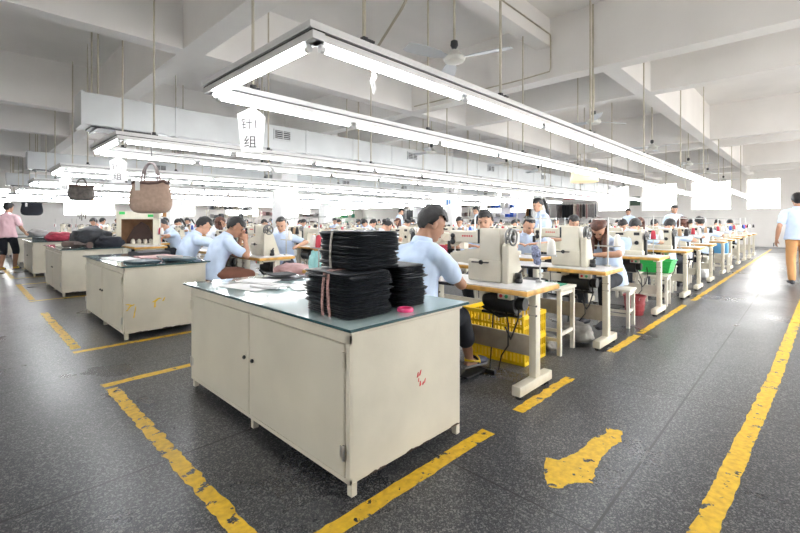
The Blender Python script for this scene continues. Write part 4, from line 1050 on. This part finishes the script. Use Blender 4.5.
def make_tub():
    r = empty('tub'); m = MB()
    def q(w, l, z): return [V((x, y, z)) for x, y in ((-w, -l), (w, -l), (w, l), (-w, l))]
    m.loft([q(.15, .19, 0), q(.18, .23, .17), q(.195, .245, .17), q(.195, .245, .18), q(.172, .222, .18), q(.142, .182, .01)]); m.build('shell', GREENP, r)
    n = MB()
    for z in (.05, .09, .13):
        w = .15+.03*z/.17; l = .19+.04*z/.17
        for s_ in (-1, 1): n.box((0, s_*l, z), (.24, .008, .012)); n.box((s_*w, 0, z), (.008, .32, .012))
    n.build('rib_bands', GREENP, r); return r
t = make_tub(); t.location = (7.22, 1.66, .48); tag(t, 'green plastic tub on a white stool beside the fourth aisle table', 'tub')
heap('plastic_bag', (11.0, 1.66, 0), (.3, .3, .32), 'white stuffed bag on the floor past the sixth aisle table', WBAG, 4, 'bag')
heap('plastic_bag', (2.07+.04, 1.62, 0), (.05, .10, .30), 'pale plastic bag hanging beside the far edge of the nearest cabinet', WBAG, 14, 'bag')
m = MB(); m.box((0, 0, .14), (.14, .3, .28), bev=.03); o = m.build('storage_box', mat('sky_blue_plastic', (.12, .38, .68), .4)); o.location = (12.75, 1.56, .447); tag(o, 'blue plastic box on a white stool past the seventh aisle table', 'storage box')
put(ST, (12.77, 1.56, 0), 0, 'white stool carrying the blue box, past the seventh table', 'stool', 'white wooden stools')
m = MB(); m.ell((0, 0, 0), (.035, .035, .05)); m.ell((.02, .02, .04), (.03, .028, .03)); m.ell((-.02, -.02, -.05), (.028, .03, .03)); o = m.build('checked_rag', CHECK); o.location = (3.045, 1.50, .99); tag(o, 'checked blue rag tied on the thread stand of the first sewing table', 'rag')
def cones(n, x0, y0, lab):
    for k in range(n): pass
# red fabric stacks between the machines
for (x, y, z0, lab) in ((3.86, 3.14, .7705, 'maroon folded fabric piece in the stack behind the first heavy machine'), (5.06, 3.14, .7705, 'maroon folded fabric piece in the stack behind the second heavy machine')):
    mm = panel_mesh('fabric_piece', .16, .26, .019, 51, MAROONF, .002)
    for k in range(9):
        o = bpy.data.objects.new('fabric_piece', mm); COL.objects.link(o); o.location = (x+RN.uniform(-.01, .01), y+RN.uniform(-.01, .01), z0+.0215*k); o.rotation_euler = (0, 0, RN.uniform(-.08, .08)); tag(o, lab, 'fabric piece', lab.replace('piece in', 'pieces in'))
# odds and ends on the back row tables
def odd(x, y, i, lab):
    heap('fabric_heap', (x, y, .7705), (.20+.06*RN.random(), .22, .08+.09*RN.random()), lab, RAGS[i % 5], 30+i)
odd(2.50, 2.72, 3, 'cream cloth heap on the first table behind the big cabinet')
odd(4.40, 6.26, 0, 'grey leather heap on the table before the woman by the column')
o = heap('plastic_bag', (2.44, 3.52, .7705), (.12, .11, .17), 'aqua plastic bag standing behind the papers on the nearest cabinet', TEALP, 12, 'bag')
put(ST2, (2.55, 4.05, 0), .1, 'white side table behind the nearest cabinet with patterned cloth', 'side table')
heap('fabric_heap', (2.53, 4.05, .6215), (.34, .44, .16), 'rose grey patterned cloth heap on the white side table', RAGS[1], 17)
# crate of blue stuff beneath the first second-row table
t = make_crate(.34, .4, .25, BLUEP); t.location = (3.20, 5.74, .0); tag(t, 'blue crate under the first sewing table of the second row', 'crate')
# heavy machine at head of the second row
# box with a brown interior on the third row
put(TL[0], (2.42, 9.16, 0), 0, 'wood edged sewing table under the open fronted cream box', 'sewing table', 'sewing tables of the back rows')
r = empty('display_box', (2.42, 9.36, .7715), 1.22); tag(r, 'open fronted cream box with brown leather inside, on the third row table', 'box')
m = MB()
m.box((0, .34, .32), (.40, .02, .64)); m.box((0, -.34, .32), (.40, .02, .64)); m.box((0, 0, .63), (.40, .70, .02)); m.box((0, 0, .01), (.40, .70, .02)); m.box((-.19, .31, .32), (.02, .07, .6)); m.box((-.19, -.29, .32), (.02, .10, .6)); m.box((-.19, 0, .56), (.02, .66, .13))
m.build('casing', BOXW, r); m = MB(); m.box((.19, 0, .32), (.02, .66, .60)); m.build('back_panel', BOXI, r)
m = MB(); t_ = [(-.24, .02), (.22, .02), (.22, .1), (.10, .34), (-.02, .44), (-.14, .36), (-.2, .2)]; m.prism([(y, z) for y, z in t_], 'x', .05, .17); m.build('hide', BOXD, r)
for (y, z) in ((.26, .61), (-.2, .56)): m = MB(); m.box((-.202, y, z), (.004, .09, .05)); m.build('green_label', GREENP, r)
for k in range(4): heap('trinket', (2.42+.08*math.sin(1.22)*0+(-.08)*math.cos(1.22)-(-.2+.1*k)*math.sin(1.22), 9.36+(-.08)*math.sin(1.22)+(-.2+.1*k)*math.cos(1.22), .7935), (.07, .08, .09), 'small white trinket inside the open cream box', RAGS[3], 60+k)['group'] = 'white trinkets in the cream box'

# ------------------------------------------------------------------ hanging things
def text_mesh(body, size, mt, name):
    c = bpy.data.curves.new('t', 'FONT'); c.body = body; c.size = size; c.align_x = 'CENTER'; c.align_y = 'CENTER'; c.extrude = .0008
    o = bpy.data.objects.new('t', c); COL.objects.link(o); dg = bpy.context.evaluated_depsgraph_get(); dg.update()
    me = bpy.data.meshes.new_from_object(o.evaluated_get(dg)); me.name = name; bpy.data.objects.remove(o)
    me.materials.clear(); me.materials.append(mt); return me
INK = mat('black_ink', (.06, .06, .065), .7)
def paper_sign(loc, rz, lines, label, w=.185, h=.325):
    r = empty('hanging_sign', loc, rz); m = MB()          # front looks along local -y
    m.loft([[V((-a, -b, z)), V((a, -b, z)), V((a*.9, b, z)), V((-a*.9, b, z))] for z, a, b in ((-h, w*.40, .025), (-h*.16, w*.5, .05), (0, w*.09, .008))]); m.build('paper_shell', PAPER, r)
    for tx, z, sz in lines:
        o = bpy.data.objects.new('lettering', text_mesh(tx, sz, INK, 'lettering')); COL.objects.link(o); o.parent = r
        k = (-z-h*.16)/(h*.84); o.location = (-.006, -.05+.025*k-.0015, z); o.rotation_euler = (PI/2+.09, 0, 0)
    m = MB(); m.cone((0, 0, -.01), (0, 0, .008), .003, n=6); m.build('string', ROD, r)
    return tag(r, label, 'sign')
paper_sign((1.50, 2.965, 2.07), -.72, [('针1', -.125, .085), ('组', -.255, .095)], 'white folded paper sign with black Chinese characters hanging from the front light')
paper_sign((1.46, 6.585, 2.07), -.45, [('针1', -.125, .085), ('组', -.255, .095)], 'white paper sign hanging left of the taupe handbag')
paper_sign((1.40, 10.205, 2.07), -.4, [('组', -.2, .09)], 'white paper sign hanging above the dark hanging bag', .17, .3)
def hang_bag(loc, rz, W, D, H, mt, trim, hm, label, handle_h=.22, rope=.2, tagit=True):
    r = empty('handbag', loc, rz); m = MB(); rings = []
    for z, w, d, in ((0, .42, .4), (.015, .62, .65), (.05, .78, .85), (.13, .91, .98), (.26, .99, 1.0), (.45, 1.0, .92), (.7, .95, .7), (.9, .88, .5), (1.0, .84, .36)):
        rings.append([V((math.copysign(abs(math.cos(t))**.7, math.cos(t))*W/2*w, math.copysign(abs(math.sin(t))**.6, math.sin(t))*D/2*d, z*H)) for t in [2*PI*k/28 for k in range(28)]])
    m.loft(rings); m.build('bag_body', mt, r)
    m = MB(); rr = []
    for k in range(28):
        t = 2*PI*k/28; rr.append(V((math.copysign(abs(math.cos(t))**.5, math.cos(t))*W/2*.86, math.copysign(abs(math.sin(t))**.6, math.sin(t))*D/2*.42, H*(.97+.04*math.sin(5*t)))))
    m.tube(rr, .016, 8, closed=True); m.box((0, 0, H*.99), (W*.78, D*.28, .035), bev=.012); m.build('top_gather', trim, r)
    for s_ in (-1, 1):
        m = MB(); pts = [(W*.2*math.cos(a), s_*D*.20*(1-.7*math.sin(a)), H*.78+(H*.22+handle_h)*math.sin(a)**.8) for a in [PI*k/14 for k in range(15)]]
        pts = [(W*.2, s_*D*.34, H*.35)]+pts+[(-W*.2, s_*D*.34, H*.35)]; m.tube(pts, .011, 8); m.build('handle', hm, r)
    if tagit: m = MB(); m.box((-W*.24, -D*.40, H*.86), (.05, .008, .11), bev=.002); m.cone((-W*.24, -D*.36, H*.92), (-W*.2, -D*.15, H*1.05), .002, n=5); m.build('hang_tag', PAPER, r)
    m = MB(); m.tube([(0, 0, H+handle_h-.005), (.008, 0, H+handle_h+rope*.5), (0, 0, H+handle_h+rope)], .004, 6); m.build('hanging_cord', DARKM, r)
    return tag(r, label, 'handbag')
hang_bag((1.50, 5.365, 1.325), -.74, .45, .18, .36, TAUPE, BRLEA, PLEA, 'taupe canvas handbag with leather handles hanging from the second light', .21, .185)
o = hang_bag((1.45, 8.99, 1.58), -.3, .38, .22, .26, DBAG, BRLEA, DBAG, 'dark crumpled leather bag hanging from the third light', .12, .12, False)
m = MB()
for k in range(5): m.tube([(.03*k-.06, -.02+.01*k, .03), (.03*k-.05, 0, -.12), (.025*k-.05, .01, -.28-.03*(k % 3))], .008, 6)
m.build('dangling_straps', DBAG, o)
hang_bag((1.45, 16.23, 1.38), -.1, .50, .16, .36, NAVY, NAVY, NAVY, 'black bag with pale label hanging at the fifth light', .15, .185)
# strip of tape and cord that hang from the near light line
m = MB(); m.tube([(0, 0, 0), (.012, 0, -.03), (-.006, 0, -.06), (.01, 0, -.10), (.006, 0, -.13)], .01, 6, [.008, .016, .014, .012, .004]); o = m.build('hanging_scrap', PAPER); o.location = (1.60, 1.755, 2.082); tag(o, 'twisted white paper scrap hanging below the front light near its corner', 'paper scrap')
# an old shade lamp over the front row
r = empty('shade_lamp', (11.2, 4.2, 2.22)); tag(r, 'amber box shaped lamp shade hanging by the front lights in the distance', 'lamp')
m = MB(); m.lathe([(.30, 0), (.34, .02), (.30, .34), (.12, .38)], (0, 0, 0), n=20); m.build('lamp_shade', mat('amber_shade', (.80, .66, .40), .6, emit=(1, .8, .5, .5)), r); m = MB(); m.cone((0, 0, .36), (0, 0, 2.0), .012, n=6); m.build('cord', ROD, r)

# ------------------------------------------------------------------ racks along the far walls
def rack(loc, rz, L, H, items, label, gname):
    r = empty('clothes_rack', loc, rz); m = MB()
    for s_ in (-1, 1): m.cone((0, s_*L/2, 0), (0, s_*L/2, H), .02, n=8); m.box((0, s_*L/2, .03), (.5, .05, .05))
    m.cone((0, -L/2, H-.03), (0, L/2, H-.03), .016, n=8); m.cone((0, -L/2, .4), (0, L/2, .4), .012, n=8); m.build('frame', STEEL, r); tag(r, label, 'clothes rack')
    M_ = Matrix.Translation(V(loc)) @ Matrix.Rotation(rz, 4, 'Z')
    for k in range(items):
        yy = -L/2+.12+(L-.24)*k/max(1, items-1); g = MB(); h = .7+RN.random()*.35; w = .19+.06*RN.random()
        rs = []
        for z, a, t in ((0, .03, .015), (-.05, w*.9, .03), (-.2, w, .035), (-h*.6, w*.95, .04), (-h, w*1.05, .03)): rs.append(MB.ring((0, 0, z-.06), (a, 0, 0), (0, t, 0), 12))
        g.loft(rs); g.cone((0, 0, -.06), (0, 0, .0), .005, n=6)
        o = g.build('garment', RN.choice(RAGS+[BLACKF, GREYF, BRF, PAPER, TRTAN, NAVY])); o.location = M_ @ V((0, yy, H-.048)); o.rotation_euler = (0, 0, rz+RN.uniform(-.25, .25)); tag(o, 'garment hanging on the '+gname, 'garment', 'garments on the '+gname)
rack((25.2, 9.9, 0), 0, 2.4, 2.3, 14, 'clothes rack full of garments before the far wall under the red banner', 'far wall rack under the red banner')
rack((24.8, 12.1, 0), 0, 1.6, 2.1, 9, 'shorter clothes rack before the far wall left of the red banner', 'shorter far wall rack')
def shelf(loc, rz, L, H, label, mats, gname, n=3):
    r = empty('storage_shelf', loc, rz); m = MB()
    for s_ in (-1, 1):
        for t in (-.2, .2): m.box((t, s_*L/2, H/2), (.04, .04, H))
    m.build('post', BEIGEL, r); tag(r, label, 'shelf')
    for k in range(n+1): m = MB(); m.box((0, 0, .2+k*(H-.25)/n), (.46, L+.04, .025)); m.build('shelf_board', LAMI, r)
    M_ = Matrix.Translation(V(loc)) @ Matrix.Rotation(rz, 4, 'Z')
    for k in range(1, n+1):
        c = int(L/.34)
        for j in range(c):
            g = MB(); hh = .18+.16*RN.random(); g.box((0, 0, hh/2), (.34, .25, hh), bev=.02)
            o = g.build('storage_bundle', RN.choice(mats)); o.location = M_ @ V((0, -L/2+.22+(L-.44)*j/max(1, c-1), .2155+k*(H-.25)/n)); o.rotation_euler = (0, 0, rz); tag(o, 'bundle of goods stored on the '+gname, 'bundle', 'bundles on the '+gname)
shelf((20.0, 29.2, 0), PI/2, 2.8, 2.2, 'storage shelf of dark bundles before the rear wall', [NAVY, BRLEA, RAGS[0], GREYF], 'rear wall shelf with dark bundles')
shelf((23.6, 29.2, 0), PI/2, 1.6, 2.1, 'storage shelf with green bundles before the rear wall', [GREENM, GREENP, RAGS[3]], 'rear wall shelf with green bundles')
shelf((25.3, 18.8, 0), 0, 2.6, 2.2, 'storage shelf of maroon and tan bundles before the far wall', [RAGS[4], BRF, RAGS[0], PAPER], 'far wall shelf with maroon bundles')

shelf((13.2, 29.2, 0), PI/2, 3.2, 2.0, 'storage shelf of cream and grey bundles before the rear wall', [RAGS[3], RAGS[0], PAPER, GREYF], 'rear wall shelf with cream bundles')
shelf((16.6, 29.2, 0), PI/2, 2.4, 2.3, 'storage shelf of maroon bundles before the rear wall', [RAGS[4], RAGS[1], BRF], 'rear wall shelf with maroon bundles')
shelf((8.6, 29.2, 0), PI/2, 2.6, 2.1, 'storage shelf of brown bundles before the rear wall', [BRF, RAGS[0], TRTAN, PAPER], 'rear wall shelf with brown bundles')
shelf((25.3, 15.0, 0), 0, 2.2, 2.1, 'storage shelf of white and blue bundles before the far wall', [PAPER, RAGS[0], BLUEP, RAGS[1]], 'far wall shelf with white and blue bundles')
rack((25.0, 22.6, 0), 0, 3.0, 2.2, 15, 'clothes rack with garments in the far corner of the hall', 'far corner rack')
# ------------------------------------------------------------------ light
w = bpy.data.worlds.new('world'); SC.world = w; w.use_nodes = True
bg = w.node_tree.nodes['Background']; bg.inputs[0].default_value = (1.0, .955, .93, 1); bg.inputs[1].default_value = 12.5
nt = w.node_tree; tc = nt.nodes.new('ShaderNodeTexCoord'); sx = nt.nodes.new('ShaderNodeSeparateXYZ'); rp = nt.nodes.new('ShaderNodeValToRGB')
nt.links.new(tc.outputs['Generated'], sx.inputs[0]); mr = nt.nodes.new('ShaderNodeMapRange'); mr.inputs[1].default_value = -.2; mr.inputs[2].default_value = .2
nt.links.new(sx.outputs[2], mr.inputs[0]); nt.links.new(mr.outputs[0], rp.inputs[0]); nt.links.new(rp.outputs[0], bg.inputs[0])
e = rp.color_ramp.elements; e[0].position = .3; e[0].color = (.34, .31, .29, 1); e[1].position = .52; e[1].color = (1.0, .955, .93, 1)
# remove prototypes that were never placed
for pr in [TH, MH, MF, ML, MFF, ST, ST2, CR, WA, WB, WC, WD, WE, WO, WS, WT] + TS + TL + TF:
    if pr.name not in USED:
        for c in kids(pr):
            for g in kids(c): bpy.data.objects.remove(g)
            bpy.data.objects.remove(c)
        bpy.data.objects.remove(pr)
SC.view_settings.view_transform = 'Standard'; SC.view_settings.look = 'None'; SC.view_settings.gamma = 1; SC.view_settings.use_curve_mapping = False
SC.view_settings.exposure = 0.55
SC.cycles.max_bounces = 8; SC.cycles.diffuse_bounces = 4; SC.cycles.glossy_bounces = 3; SC.cycles.transparent_max_bounces = 8
SC.cycles.use_denoising = True
